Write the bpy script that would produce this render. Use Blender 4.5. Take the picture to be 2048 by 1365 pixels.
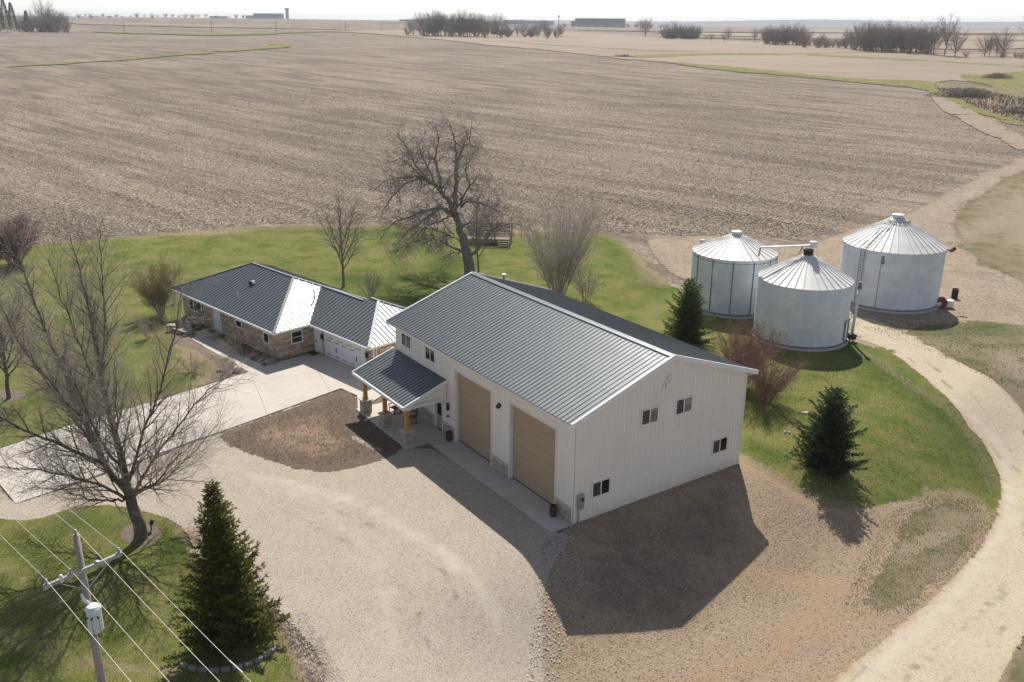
import bpy, math, random
import numpy as np
from mathutils import Vector, Matrix
from mathutils.geometry import delaunay_2d_cdt
R=math.radians
for o in list(bpy.data.objects): bpy.data.objects.remove(o)
SC=bpy.context.scene; COL=SC.collection
# ------------------------------------------------------------------ camera, sky, sun, exposure
cam=bpy.data.cameras.new('camera'); co=bpy.data.objects.new('camera',cam); COL.objects.link(co)
cam.sensor_width=36; cam.lens=1815.5/2048*36; cam.clip_start=.5; cam.clip_end=40000
co.matrix_world=Matrix.Translation((0,0,25))@Matrix.Rotation(R(90)-.33747,4,'X')@Matrix.Rotation(.00724,4,'Z')
SC.camera=co
SUN_EL,SUN_AZ=R(48),R(3.6)
W=bpy.data.worlds.new('World'); SC.world=W; W.use_nodes=True
nt=W.node_tree; bg=nt.nodes['Background']; sky=nt.nodes.new('ShaderNodeTexSky'); sky.sky_type='NISHITA'
sky.sun_disc=False; sky.sun_elevation=SUN_EL; sky.sun_rotation=SUN_AZ; sky.dust_density=.5; sky.air_density=.7; sky.ozone_density=1.0; sky.altitude=250
hs=nt.nodes.new('ShaderNodeHueSaturation'); hs.inputs['Saturation'].default_value=.62
nt.links.new(sky.outputs[0],hs.inputs['Color']); nt.links.new(hs.outputs[0],bg.inputs[0]); bg.inputs[1].default_value=.118
sl=bpy.data.lights.new('sun','SUN'); sl.energy=5.0; sl.angle=R(.5); sl.color=(1,.945,.86)
so=bpy.data.objects.new('sun',sl); COL.objects.link(so)
so.rotation_euler=Vector((math.sin(SUN_AZ)*math.cos(SUN_EL),math.cos(SUN_AZ)*math.cos(SUN_EL),math.sin(SUN_EL))).to_track_quat('Z','Y').to_euler()
SC.view_settings.view_transform='Standard'; SC.view_settings.look='None'; SC.view_settings.exposure=.22; SC.view_settings.gamma=1
SC.cycles.max_bounces=6; SC.cycles.transparent_max_bounces=10; SC.cycles.volume_bounces=0

# ------------------------------------------------------------------ helpers
BX,BY,BTH=3.2792,42.0526,.9683
def S(t): t=np.clip(t,0,1); return t*t*(3-2*t)
def T(x,y):
    x=np.asarray(x,float); y=np.asarray(y,float)
    a=-(x-BX)*math.cos(BTH)+(y-BY)*math.sin(BTH); b=(x-BX)*math.sin(BTH)+(y-BY)*math.cos(BTH)
    z=12*S((y-110)/420)+3.5*S((y-400)/700)+5*S((y-900)/3500)+3*S((y-3000)/6000)
    z=z+13*S((y-750)/700)*S((.2-x/np.maximum(y,1))/.5)
    return z-2.1*S(-a/9)*S((b+16)/10)
def Tz(p): return float(T(p[0],p[1]))
def P3(p,dz=0): return (p[0],p[1],Tz(p)+dz)

class MB:
    def __init__(s): s.v=[]; s.f=[]; s.n=0
    def add(s,v,f):
        s.v+= [tuple(p) for p in v]; n=s.n; s.f+=[tuple(i+n for i in q) for q in f]; s.n+=len(v); return s
    def box(s,x0,x1,y0,y1,z0,z1):
        return s.add([(x0,y0,z0),(x1,y0,z0),(x1,y1,z0),(x0,y1,z0),(x0,y0,z1),(x1,y0,z1),(x1,y1,z1),(x0,y1,z1)],
          [(0,3,2,1),(4,5,6,7),(0,1,5,4),(1,2,6,5),(2,3,7,6),(3,0,4,7)])
    def obox(s,c,ax,ay,az,hx,hy,hz):
        c,ax,ay,az=map(Vector,(c,ax,ay,az)); v=[]
        for k in (-1,1):
            for i,j in ((-1,-1),(1,-1),(1,1),(-1,1)): v.append(c+ax*i*hx+ay*j*hy+az*k*hz)
        return s.add(v,[(0,3,2,1),(4,5,6,7),(0,1,5,4),(1,2,6,5),(2,3,7,6),(3,0,4,7)])
    def bar(s,p,q,w,h=None,up=(0,0,1)):
        p,q=Vector(p),Vector(q); d=(q-p); L=d.length; d.normalize(); u=Vector(up)
        if abs(d.dot(u))>.98: u=Vector((1,0,0))
        r=d.cross(u).normalized(); u=r.cross(d); return s.obox((p+q)/2,d,r,u,L/2,w/2,(h or w)/2)
    def prism(s,poly,d):   # poly: 3d points, extruded by vector d
        n=len(poly); a=[Vector(p) for p in poly]; b=[p+Vector(d) for p in a]
        return s.add(a+b,[tuple(range(n))[::-1],tuple(range(n,2*n))]+[(i,(i+1)%n,(i+1)%n+n,i+n) for i in range(n)])
    def tube(s,pts,rad,n=6,caps=True):
        pts=[Vector(p) for p in pts]; rad=[rad]*len(pts) if not hasattr(rad,'__len__') else rad
        v=[]; f=[]; u=None
        for i,p in enumerate(pts):
            d=(pts[min(i+1,len(pts)-1)]-pts[max(i-1,0)]).normalized()
            if u is None: u=d.cross(Vector((0,0,1)) if abs(d.z)<.9 else Vector((1,0,0))).normalized()
            u=(u-d*u.dot(d)).normalized(); w=d.cross(u)
            for k in range(n):
                t=2*math.pi*k/n; v.append(p+(u*math.cos(t)+w*math.sin(t))*rad[i])
        for i in range(len(pts)-1):
            for k in range(n): f.append((i*n+k,i*n+(k+1)%n,(i+1)*n+(k+1)%n,(i+1)*n+k))
        if caps: f.append(tuple(range(n))[::-1]); f.append(tuple(range((len(pts)-1)*n,len(pts)*n)))
        return s.add(v,f)
    def lathe(s,prof,n=32,c=(0,0,0)):
        v=[]; f=[]
        for r,z in prof:
            for k in range(n): t=2*math.pi*k/n; v.append((c[0]+r*math.cos(t),c[1]+r*math.sin(t),c[2]+z))
        for i in range(len(prof)-1):
            for k in range(n): f.append((i*n+k,i*n+(k+1)%n,(i+1)*n+(k+1)%n,(i+1)*n+k))
        return s.add(v,f)
def props(o,label=None,cat=None,group=None,kind=None):
    if label: o['label']=label
    if cat: o['category']=cat
    if group: o['group']=group
    if kind: o['kind']=kind
    return o
def link(name,me,m,parent=None,**k):
    if m is not None and len(me.materials)==0: me.materials.append(m)
    o=bpy.data.objects.new(name,me); COL.objects.link(o)
    if parent is not None: o.parent=parent
    return props(o,**k)
def obj(name,mb,m,parent=None,smooth=False,bevel=0,**k):
    me=bpy.data.meshes.new(name); me.from_pydata(mb.v,[],mb.f); me.update()
    if smooth: me.polygons.foreach_set('use_smooth',[True]*len(me.polygons))
    o=link(name,me,m,parent,**k)
    if bevel:
        b=o.modifiers.new('bevel','BEVEL'); b.width=bevel; b.segments=2; b.limit_method='ANGLE'
    return o
def mesh_np(name,V,Q=None,Tr=None,smooth=False):
    me=bpy.data.meshes.new(name); V=np.asarray(V,np.float32); me.vertices.add(len(V)); me.vertices.foreach_set('co',V.ravel())
    nq=0 if Q is None else len(Q); ntr=0 if Tr is None else len(Tr)
    lv=[]; 
    if nq: lv.append(np.asarray(Q).ravel())
    if ntr: lv.append(np.asarray(Tr).ravel())
    lv=np.concatenate(lv).astype(np.int32); me.loops.add(len(lv)); me.loops.foreach_set('vertex_index',lv)
    st=np.concatenate([np.arange(nq)*4,nq*4+np.arange(ntr)*3]).astype(np.int32); tot=np.concatenate([np.full(nq,4),np.full(ntr,3)]).astype(np.int32)
    me.polygons.add(nq+ntr); me.polygons.foreach_set('loop_start',st); me.polygons.foreach_set('loop_total',tot)
    if smooth: me.polygons.foreach_set('use_smooth',[True]*(nq+ntr))
    me.update(calc_edges=True); return me
def empty(name,loc,rz=0,**k):
    o=bpy.data.objects.new(name,None); COL.objects.link(o); o.location=loc; o.rotation_euler=(0,0,rz); return props(o,**k)
def copy_tree(o,loc=None,rz=None,sc=None,parent=None,**k):
    c=o.copy(); COL.objects.link(c)
    if parent is not None: c.parent=parent
    if loc is not None: c.location=loc
    if rz is not None: c.rotation_euler=(0,0,rz)
    if sc is not None: c.scale=sc if hasattr(sc,'__len__') else (sc,)*3
    props(c,**k)
    for ch in list(o.children): copy_tree(ch,parent=c)
    return c

# ------------------------------------------------------------------ materials
class N:
    def __init__(s,name):
        s.m=bpy.data.materials.new(name); s.m.use_nodes=True; s.t=s.m.node_tree; s.b=s.t.nodes['Principled BSDF']
        s.pos=None
    def n(s,typ,**k):
        x=s.t.nodes.new('ShaderNode'+typ)
        for a,v in k.items(): setattr(x,a,v)
        return x
    def l(s,a,b): s.t.links.new(a,b)
    def P(s):
        if s.pos is None: s.pos=s.n('NewGeometry').outputs['Position']
        return s.pos
    def O(s): return s.n('TexCoord').outputs['Object']
    def vmap(s,v,scale=(1,1,1),rz=0):
        m=s.n('Mapping'); s.l(v,m.inputs[0]); m.inputs['Scale'].default_value=scale; m.inputs['Rotation'].default_value=(0,0,rz); return m.outputs[0]
    def noise(s,scale,detail=3,rough=.6,v=None,dist=0):
        x=s.n('TexNoise'); s.l(v if v is not None else s.P(),x.inputs['Vector']); x.inputs['Scale'].default_value=scale; x.inputs['Detail'].default_value=detail; x.inputs['Roughness'].default_value=rough; x.inputs['Distortion'].default_value=dist; return x.outputs[0]
    def voro(s,scale,v=None,feat='F1',out=0,rnd=1):
        x=s.n('TexVoronoi',feature=feat); s.l(v if v is not None else s.P(),x.inputs['Vector']); x.inputs['Scale'].default_value=scale; x.inputs['Randomness'].default_value=rnd; return x.outputs[out]
    def rmp(s,f,a,b,lo=0,hi=1):
        x=s.n('MapRange'); s.l(f,x.inputs[0]); x.inputs[1].default_value=a; x.inputs[2].default_value=b; x.inputs[3].default_value=lo; x.inputs[4].default_value=hi; return x.outputs[0]
    def ma(s,op,a,b,clamp=False):
        x=s.n('Math',operation=op,use_clamp=clamp)
        for i,q in enumerate((a,b)):
            if isinstance(q,(int,float)): x.inputs[i].default_value=q
            else: s.l(q,x.inputs[i])
        return x.outputs[0]
    def mix(s,f,a,b,mode='MIX'):
        x=s.n('MixRGB',blend_type=mode)
        for i,q in enumerate((f,a,b)):
            if isinstance(q,(int,float)): x.inputs[i].default_value=q
            elif isinstance(q,tuple): x.inputs[i].default_value=(*q,1) if len(q)==3 else q
            else: s.l(q,x.inputs[i])
        return x.outputs[0]
    def attr(s,name,ch=None):
        a=s.n('Attribute',attribute_name=name)
        if ch is None: return a.outputs['Color']
        sp=s.n('SeparateColor'); s.l(a.outputs['Color'],sp.inputs[0]); return sp.outputs[ch]
    def island(s): return s.n('NewGeometry').outputs['Random Per Island']
    def oinfo(s): return s.n('ObjectInfo').outputs['Random']
    def col(s,c):
        if isinstance(c,tuple): s.b.inputs['Base Color'].default_value=(*c,1)
        else: s.l(c,s.b.inputs['Base Color'])
        return s
    def set(s,**k):
        for a,v in k.items():
            i=s.b.inputs[a.replace('_',' ')]
            if isinstance(v,(int,float)): i.default_value=v
            else: s.l(v,i)
        return s
    def bump(s,h,dist=.02,st=1):
        x=s.n('Bump'); s.l(h,x.inputs['Height']); x.inputs['Distance'].default_value=dist; x.inputs['Strength'].default_value=st; s.l(x.outputs[0],s.b.inputs['Normal']); return s
def _fade(s):
    e=s.n('Attribute',attribute_name='edge').outputs['Fac']; p=s.P()
    nz=s.ma('ADD',s.ma('MULTIPLY',s.noise(1.3,4,.7),.5),s.ma('MULTIPLY',s.noise(9,5,.8),.5))
    s.set(Alpha=s.rmp(s.ma('ADD',s.ma('MULTIPLY',e,1.7),s.ma('MULTIPLY',s.ma('SUBTRACT',nz,.5),2.4)),.42,.56))
N.fade=_fade
def _leafy(s,amount,tint):
    tr=s.n('BsdfTranslucent'); mx=s.n('MixShader'); mx.inputs[0].default_value=amount
    bc=s.b.inputs['Base Color']
    if bc.is_linked: s.l(s.mix(1.0,bc.links[0].from_socket,tint,'MULTIPLY'),tr.inputs[0])
    else: tr.inputs[0].default_value=bc.default_value
    s.l(s.b.outputs[0],mx.inputs[1]); s.l(tr.outputs[0],mx.inputs[2]); s.l(mx.outputs[0],s.t.nodes['Material Output'].inputs[0])
N.leafy=_leafy
M={}
def simple(name,c,rough=.6,metal=0,var=.15,sc=3,bump=0,spec=.5,bs=40):
    n=N(name); c2=tuple(min(1,x*(1+var)) for x in c); c1=tuple(x*(1-var) for x in c)
    f=n.rmp(n.noise(sc,5,.65),.3,.7); n.col(n.mix(f,c1,c2)); n.set(Roughness=rough,Metallic=metal,Specular_IOR_Level=spec)
    if bump: n.bump(n.noise(bs,3),bump)
    M[name]=n.m; return n.m

def ground_mats():
    # corn stubble
    n=N('corn_stubble')
    v=n.vmap(n.P(),(1,1,1),R(44))
    wob=n.noise(.012,2,.5); bands=n.ma('ADD',n.ma('MULTIPLY',n.noise(1,3,.6,n.vmap(v,(.010,.16,1)),.5),.6),n.ma('MULTIPLY',n.noise(1,3,.6,n.vmap(v,(.02,.5,1)),.4),.4))
    fine=n.noise(1,3,.65,n.vmap(v,(.10,1.3,1)),.4)
    big=n.noise(.016,4,.6)
    chips=n.rmp(n.voro(2.6,v),.12,.42,1,0); chips2=n.rmp(n.noise(5.5,3,.7),.56,.72)
    chips3=n.rmp(n.noise(1.6,3,.75),.5,.7)
    soil=n.mix(n.rmp(big,.35,.65),(.175,.133,.098),(.25,.195,.148))
    soil=n.mix(n.rmp(bands,.42,.56),n.mix(.65,soil,(.095,.072,.057)),soil)
    straw=(.76,.655,.52)
    f=n.ma('MULTIPLY',n.ma('ADD',n.ma('MULTIPLY',chips,.55),n.ma('MULTIPLY',n.ma('ADD',chips2,chips3),.38)),n.rmp(bands,.42,.56,.42,1.15),True)
    wv=n.n('TexWave',wave_type='BANDS',bands_direction='Y'); n.l(v,wv.inputs[0]); wv.inputs['Scale'].default_value=.068; wv.inputs['Distortion'].default_value=1.6; wv.inputs['Detail'].default_value=3; wv.inputs['Detail Scale'].default_value=.6
    f=n.ma('MULTIPLY',f,n.rmp(wv.outputs[1],.1,.7,.62,1.12),True)
    f=n.ma('MULTIPLY',f,n.rmp(fine,.3,.65,.5,1.2),True)
    f=n.ma('MULTIPLY',f,n.rmp(n.noise(.03,4,.65),.36,.56,.5,1.0),True)
    n.col(n.mix(f,soil,straw)); n.set(Roughness=.95,Specular_IOR_Level=.15)
    n.bump(n.ma('ADD',chips2,fine),.12,.8); M['stubble']=n.m
    # pale harvested field
    n=N('pale_field'); v=n.vmap(n.vmap(n.P(),(1,1,1),R(12)),(.015,.25,1))
    f=n.noise(1,4,.6,v,.8); c=n.mix(n.rmp(f,.35,.65),(.26,.20,.15),(.355,.285,.215))
    c=n.mix(n.rmp(n.noise(2.2,3,.7),.4,.7,0,.4),c,(.42,.345,.265)); c=n.mix(n.rmp(n.noise(.006,4),.45,.6,0,.35),c,(.21,.17,.13))
    n.col(c).set(Roughness=.95,Specular_IOR_Level=.1); n.fade(); M['pale_field']=n.m
    # lawn
    def lawn(name,g1,g2,dry,dry2,bare):
        n=N(name); p=n.P()
        f1=n.noise(.35,5,.65); f2=n.noise(2.2,5,.7); f3=n.noise(14,4,.75,n.vmap(p,(1,.8,1)))
        c=n.mix(n.rmp(f2,.35,.65),g1,g2)
        d=n.rmp(n.ma('ADD',n.ma('MULTIPLY',f1,.6),n.ma('MULTIPLY',f3,.4)),.39,.55)
        c=n.mix(n.ma('MULTIPLY',d,.85),c,dry)
        w=n.attr('mask',0); wv=n.rmp(n.ma('ADD',w,n.ma('MULTIPLY',n.ma('SUBTRACT',n.noise(.9,5,.75),.5),1.0)),.38,.62)
        c=n.mix(wv,c,n.mix(n.rmp(f3,.4,.6),bare,dry2))
        k=n.attr('mask',1); c=n.mix(n.ma('MULTIPLY',k,n.rmp(f3,.35,.6,.5,1)),c,(.055,.105,.02))
        c=n.mix(n.rmp(n.voro(3.3,p),.03,.07,.7,0),c,(.62,.56,.42))
        n.col(c).set(Roughness=.95,Specular_IOR_Level=.03); n.bump(n.ma('ADD',f3,n.noise(45,2)),.05,.9); n.fade(); M[name]=n.m
    lawn('lawn',(.072,.12,.02),(.13,.168,.034),(.24,.225,.085),(.32,.26,.16),(.31,.24,.155))
    lawn('scrub',(.105,.12,.045),(.17,.155,.08),(.30,.24,.17),(.36,.30,.22),(.30,.235,.165))
    # gravel
    def gravel(name,a,b,c,stone,sc,bumpd,tan=None):
        n=N(name); p=n.P(); w=n.attr('mask',0); k=n.attr('mask',1); h=n.attr('mask',2)
        v=n.voro(sc,p,out=1); vd=n.voro(sc,p,out=0); f=n.noise(.25,5,.7); g=n.noise(sc*1.7,3,.7)
        sp=n.n('SeparateColor'); n.l(v,sp.inputs[0])
        col=n.mix(n.rmp(f,.35,.65),a,b); col=n.mix(n.ma('MULTIPLY',n.rmp(sp.outputs[0],.35,1),.62),col,stone)
        col=n.mix(n.rmp(sp.outputs[1],.78,.95,0,.75),col,c); col=n.mix(n.rmp(g,.52,.72,0,.5),col,c)
        edge=n.ma('MULTIPLY',n.ma('SUBTRACT',n.noise(.8,5,.75),.5),.9)
        col=n.mix(n.rmp(n.ma('ADD',w,edge),.35,.7),col,n.mix(n.rmp(g,.3,.7),(.30,.20,.125),(.42,.30,.20)))
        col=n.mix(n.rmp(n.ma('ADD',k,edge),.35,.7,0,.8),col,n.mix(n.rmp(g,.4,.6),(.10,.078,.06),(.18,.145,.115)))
        col=n.mix(n.rmp(n.ma('ADD',h,edge),.35,.7,0,.75),col,(.52,.46,.37))
        n.col(col).set(Roughness=.95,Specular_IOR_Level=.15); n.bump(n.ma('ADD',n.noise(sc*.35,8,.78),n.ma('MULTIPLY',vd,-.4)),bumpd,1); n.fade(); M[name]=n.m
    gravel('gravel',(.37,.315,.25),(.43,.365,.285),(.16,.13,.105),(.55,.50,.43),24,.03)
    gravel('dirt',(.31,.225,.15),(.385,.285,.19),(.14,.11,.082),(.38,.31,.23),13,.07)
    gravel('topsoil',(.125,.09,.066),(.165,.125,.092),(.075,.055,.042),(.22,.17,.13),14,.05)
    gravel('mulch',(.16,.12,.095),(.22,.17,.14),(.07,.05,.04),(.32,.27,.23),18,.05)
    gravel('road',(.42,.35,.255),(.475,.405,.305),(.33,.26,.185),(.58,.5,.38),16,.015)
    gravel('packed',(.24,.185,.135),(.34,.265,.19),(.15,.115,.085),(.44,.36,.27),6,.05)
    # concrete
    n=N('concrete'); f=n.noise(.5,5,.7); g=n.noise(30,3,.7); c=n.mix(n.rmp(f,.3,.7),(.47,.43,.375),(.55,.505,.45)); c=n.mix(n.rmp(g,.45,.75,0,.25),c,(.36,.32,.28))
    c=n.mix(n.rmp(n.noise(1.7,6,.75,dist=.6),.56,.7,0,.35),c,(.38,.33,.28)); n.col(c).set(Roughness=.8,Specular_IOR_Level=.3); n.bump(g,.004); M['concrete']=n.m
ground_mats()
def more_mats():
    n=N('charcoal_metal'); f=n.noise(1.2,4); n.col(n.mix(n.rmp(f,.3,.7),(.125,.142,.155),(.15,.167,.178))); n.set(Metallic=.45,Roughness=n.rmp(n.noise(6,3),.3,.7,.38,.46),Specular_IOR_Level=.6)
    n.bump(n.noise(2.2,2,.5,n.vmap(n.O(),(1,.35,1))),.012,.5); M['charcoal_metal']=n.m
    simple('white_trim',(.78,.78,.77),.35,var=.03); simple('trim_cream',(.76,.73,.68),.4,var=.03); simple('white_metal',(.7,.72,.74),.4,var=.04)
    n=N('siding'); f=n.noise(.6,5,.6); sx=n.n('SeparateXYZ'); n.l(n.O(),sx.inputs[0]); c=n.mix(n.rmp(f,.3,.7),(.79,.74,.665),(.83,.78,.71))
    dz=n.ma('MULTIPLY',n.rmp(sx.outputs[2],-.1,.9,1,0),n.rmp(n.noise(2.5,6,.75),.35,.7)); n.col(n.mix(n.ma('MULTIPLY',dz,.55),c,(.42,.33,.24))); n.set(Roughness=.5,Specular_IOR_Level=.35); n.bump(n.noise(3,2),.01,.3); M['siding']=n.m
    n=N('brown_door'); g=n.noise(60,3,.7); n.col(n.mix(g,(.37,.275,.185),(.44,.33,.22))); n.set(Roughness=.75); n.bump(g,.004); M['brown_door']=n.m
    n=N('veneer'); r=n.island(); c=n.mix(r,(.52,.44,.37),(.26,.20,.16)); c=n.mix(n.rmp(n.noise(14,4),.4,.65,0,.6),c,(.60,.52,.44)); n.col(c).set(Roughness=.9); n.bump(n.noise(25,4),.02); M['veneer']=n.m
    n=N('ashlar'); r=n.island(); c=n.mix(r,(.62,.50,.37),(.34,.25,.18)); c=n.mix(n.rmp(n.noise(5,4),.4,.7,0,.45),c,(.30,.19,.13)); n.col(c).set(Roughness=.9); n.bump(n.noise(20,4),.02); M['ashlar']=n.m
    simple('mortar',(.34,.28,.22),.95,var=.1)
    simple('cap_stone',(.52,.48,.43),.85,var=.12,sc=8)
    n=N('wood_post'); w=n.n('TexWave'); n.l(n.vmap(n.O(),(9,9,.6)),w.inputs[0]); w.inputs['Distortion'].default_value=4; n.col(n.mix(w.outputs[1],(.50,.22,.06),(.62,.32,.10))); n.set(Roughness=.6); M['wood_post']=n.m
    n=N('glass_dark'); n.col((.012,.014,.017)); n.set(Roughness=.08,Specular_IOR_Level=.35); M['glass_dark']=n.m
    n=N('glass_screen'); n.col((.045,.045,.045)); n.set(Roughness=.35); M['glass_screen']=n.m
    n=N('glass_tan'); n.col(n.mix(n.rmp(n.noise(2.5,3),.35,.65),(.10,.085,.06),(.33,.27,.18))); n.set(Roughness=.12,Specular_IOR_Level=.8); M['glass_tan']=n.m  # tan mottling painted into the pane for interior light behind it
    n=N('galvanised'); p=n.O(); f=n.noise(.8,5,.7,p); g=n.noise(1,4,.6,n.vmap(p,(3.0,3.0,.25))); h=n.noise(9,3,.6,p)
    c=n.mix(n.rmp(f,.35,.65),(.60,.645,.69),(.76,.785,.80)); c=n.mix(n.rmp(g,.5,.75,0,.35),c,(.48,.52,.56)); c=n.mix(n.rmp(h,.45,.75,0,.25),c,(.8,.82,.83))
    n.col(c).set(Metallic=.15,Roughness=.5); n.bump(n.noise(5,2,.5,p),.01,.4); M['galvanised']=n.m
    n=N('bin_roof'); p=n.O(); f=n.noise(1.1,5,.7,p); c=n.mix(n.rmp(f,.35,.65),(.68,.66,.62),(.80,.79,.76)); c=n.mix(n.rmp(n.noise(.9,5,.8,p,.8),.60,.72,0,.8),c,(.42,.27,.16))
    n.col(c).set(Metallic=.05,Roughness=.5); M['bin_roof']=n.m
    simple('rust',(.20,.065,.03),.85,.1,var=.4,sc=6); simple('dark_rust',(.06,.025,.018),.8,.1,var=.3,sc=8); simple('black_metal',(.015,.015,.016),.5)
    simple('grey_metal',(.36,.38,.39),.45,.5,var=.1); simple('bin_seam',(.20,.21,.22),.6,.2); simple('transformer',(.62,.68,.66),.4,var=.06)
    n=N('old_wood'); g=n.noise(1,5,.7,n.vmap(n.O(),(18,18,1.2))); n.col(n.mix(n.rmp(g,.3,.7),(.24,.20,.165),(.46,.41,.36))); n.set(Roughness=.95); n.bump(g,.01); M['old_wood']=n.m
    n=N('arm_wood'); g=n.noise(1,5,.7,n.vmap(n.O(),(5,5,12))); n.col(n.mix(n.rmp(g,.3,.7),(.30,.28,.26),(.48,.46,.43))); n.set(Roughness=.9); M['arm_wood']=n.m
    n=N('cable'); n.col((.5,.47,.43)); n.set(Roughness=.5,Metallic=.3); M['cable']=n.m
    def bark(name,a,b,s=6):
        n=N(name); g=n.noise(s,4,.7,n.vmap(n.O(),(1,1,.35))); n.col(n.mix(n.rmp(g,.35,.65),a,b)); n.set(Roughness=.95,Specular_IOR_Level=.1); n.bump(g,.03,.7); M[name]=n.m
    bark('bark',(.10,.08,.062),(.19,.155,.125)); bark('twig_grey',(.30,.255,.22),(.45,.395,.345),2); bark('twig_pale',(.38,.33,.29),(.52,.46,.40),2)
    bark('twig_red',(.22,.125,.10),(.33,.22,.185),2); bark('twig_gold',(.30,.245,.09),(.42,.35,.14),2); bark('twig_dark',(.17,.15,.135),(.29,.255,.23),2); bark('far_twig',(.21,.17,.15),(.34,.285,.255),.15)
    def needles(name,a,b,c):
        n=N(name); f=n.noise(1.3,4,.6,n.O()); g=n.island(); col=n.mix(n.rmp(f,.35,.65),a,b); col=n.mix(n.rmp(g,.3,1,0,.65),col,c); n.col(col).set(Roughness=.7,Specular_IOR_Level=.15); n.leafy(.4,(1.5,1.45,1.0)); M[name]=n.m
    needles('needles_olive',(.03,.05,.014),(.085,.10,.024),(.34,.32,.08)); needles('needles_blue',(.022,.044,.022),(.04,.065,.032),(.075,.10,.05)); needles('needles_mid',(.04,.07,.018),(.075,.11,.03),(.15,.18,.055))
    n=N('blade'); r=n.island(); f=n.noise(.35,4,.6); c=n.mix(r,(.065,.105,.022),(.20,.205,.06)); c=n.mix(n.rmp(f,.45,.62,0,.7),c,(.30,.26,.13)); n.col(c).set(Roughness=.8,Specular_IOR_Level=.1); n.leafy(.45,(1.3,1.4,1.0)); M['blade']=n.m
    n=N('straw'); r=n.island(); n.col(n.mix(r,(.30,.24,.17),(.62,.54,.43))); n.set(Roughness=.9,Specular_IOR_Level=.1); M['straw']=n.m
    n=N('pebble'); r=n.island(); n.col(n.mix(r,(.28,.24,.20),(.68,.63,.56))); n.set(Roughness=.9); M['pebble']=n.m
    simple('weeds',(.19,.135,.10),.95,var=.35,sc=1.5); simple('silver_log',(.45,.42,.38),.8,var=.2)
    simple('far_white',(.66,.66,.66),.6); simple('far_roof',(.24,.23,.23),.6); simple('far_red',(.25,.10,.07),.8); simple('far_blue',(.30,.36,.42),.6); simple('far_dark',(.13,.14,.16),.6); simple('far_tan',(.42,.38,.33),.8)
    simple('mat_brown',(.12,.07,.045),.95); simple('deck_wood',(.26,.20,.16),.9,var=.2); simple('pale_wood',(.45,.40,.34),.85,var=.1); simple('bench_grey',(.24,.22,.20),.9,var=.15)
    simple('window_tint',(.12,.15,.18),.3)
more_mats()

# ------------------------------------------------------------------ terrain and ground sheets
def ground():
    rs=[2.0]; 
    while rs[-1]<140: rs.append(rs[-1]+1.0)
    while rs[-1]<8300: rs.append(rs[-1]*1.035)
    na=400; rs=np.array(rs); th=np.arange(na)*2*math.pi/na
    X=(rs[:,None]*np.sin(th)).ravel(); Y=(rs[:,None]*np.cos(th)).ravel(); Z=T(X,Y)-.03*np.clip(np.hypot(X,Y)/70,1,20)
    V=np.stack([X,Y,Z],1); nr=len(rs)
    i=np.arange(nr-1)[:,None]*na; k=np.arange(na)[None]; k2=(k+1)%na
    Q=np.stack([i+k,i+na+k,i+na+k2,i+k2],-1).reshape(-1,4)[:,::-1]
    V=np.vstack([V,[0,0,-.05]]); c=len(V)-1; Tr=np.stack([np.arange(na),(np.arange(na)+1)%na,np.full(na,c)],1)[:,::-1]
    me=mesh_np('ground',V,Q,Tr,True)
    link('ground',me,M['stubble'],kind='structure')
ground()
def inpoly(P,poly):
    x,y=P[:,0],P[:,1]; r=np.zeros(len(P),bool); n=len(poly)
    for i in range(n):
        x1,y1=poly[i]; x2,y2=poly[(i+1)%n]
        if y1==y2: continue
        c=((y1>y)!=(y2>y))&(x<(x2-x1)*(y-y1)/(y2-y1)+x1); r^=c
    return r
def rough_edge(poly,step,amp,seed):
    rg=random.Random(seed); out=[]; n=len(poly)
    for i in range(n):
        a=Vector(poly[i]); b=Vector(poly[(i+1)%n]); L=(b-a).length
        m=max(1,int(L/(step*max(1,a.length/70)))); nn=Vector((-(b-a).y,(b-a).x)).normalized()
        for j in range(m):
            p=a.lerp(b,j/m); s=max(1,p.length/70)
            d=amp*s*(.6*math.sin(p.x*.9/s+p.y*1.3/s+seed)+.4*math.sin(p.x*2.7/s-p.y*2.1/s+2*seed)+rg.uniform(-.5,.5))
            out.append(tuple(p+nn*d))
    return out
def smooth_poly(poly,it=2):
    for _ in range(it):
        q=[]; n=len(poly)
        for i in range(n):
            a=poly[i]; b=poly[(i+1)%n]; q+=[(a[0]*.75+b[0]*.25,a[1]*.75+b[1]*.25),(a[0]*.25+b[0]*.75,a[1]*.25+b[1]*.75)]
        poly=q
    return poly
def segd(P,a,b):
    a=np.array(a,float); b=np.array(b,float); d=b-a; L=d@d+1e-9
    t=np.clip(((P-a)@d)/L,0,1); return np.hypot(*(P-(a+t[:,None]*d)).T)
def mask_eval(P,items):
    m=np.zeros((len(P),4)); m[:,3]=1
    for ch,kind,pts,w,st in items:
        if kind=='poly':
            ins=inpoly(P,pts); d=np.min([segd(P,pts[i],pts[(i+1)%len(pts)]) for i in range(len(pts))],0)
            v=np.where(ins,.5+.5*np.clip(d/w,0,1),.5-.5*np.clip(d/w,0,1))
        else:
            d=np.min([segd(P,pts[i],pts[min(i+1,len(pts)-1)]) for i in range(max(1,len(pts)-1))],0); v=np.clip(1-d/w,0,1)
        m[:,ch]=np.maximum(m[:,ch],v*st)
    return m
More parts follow.
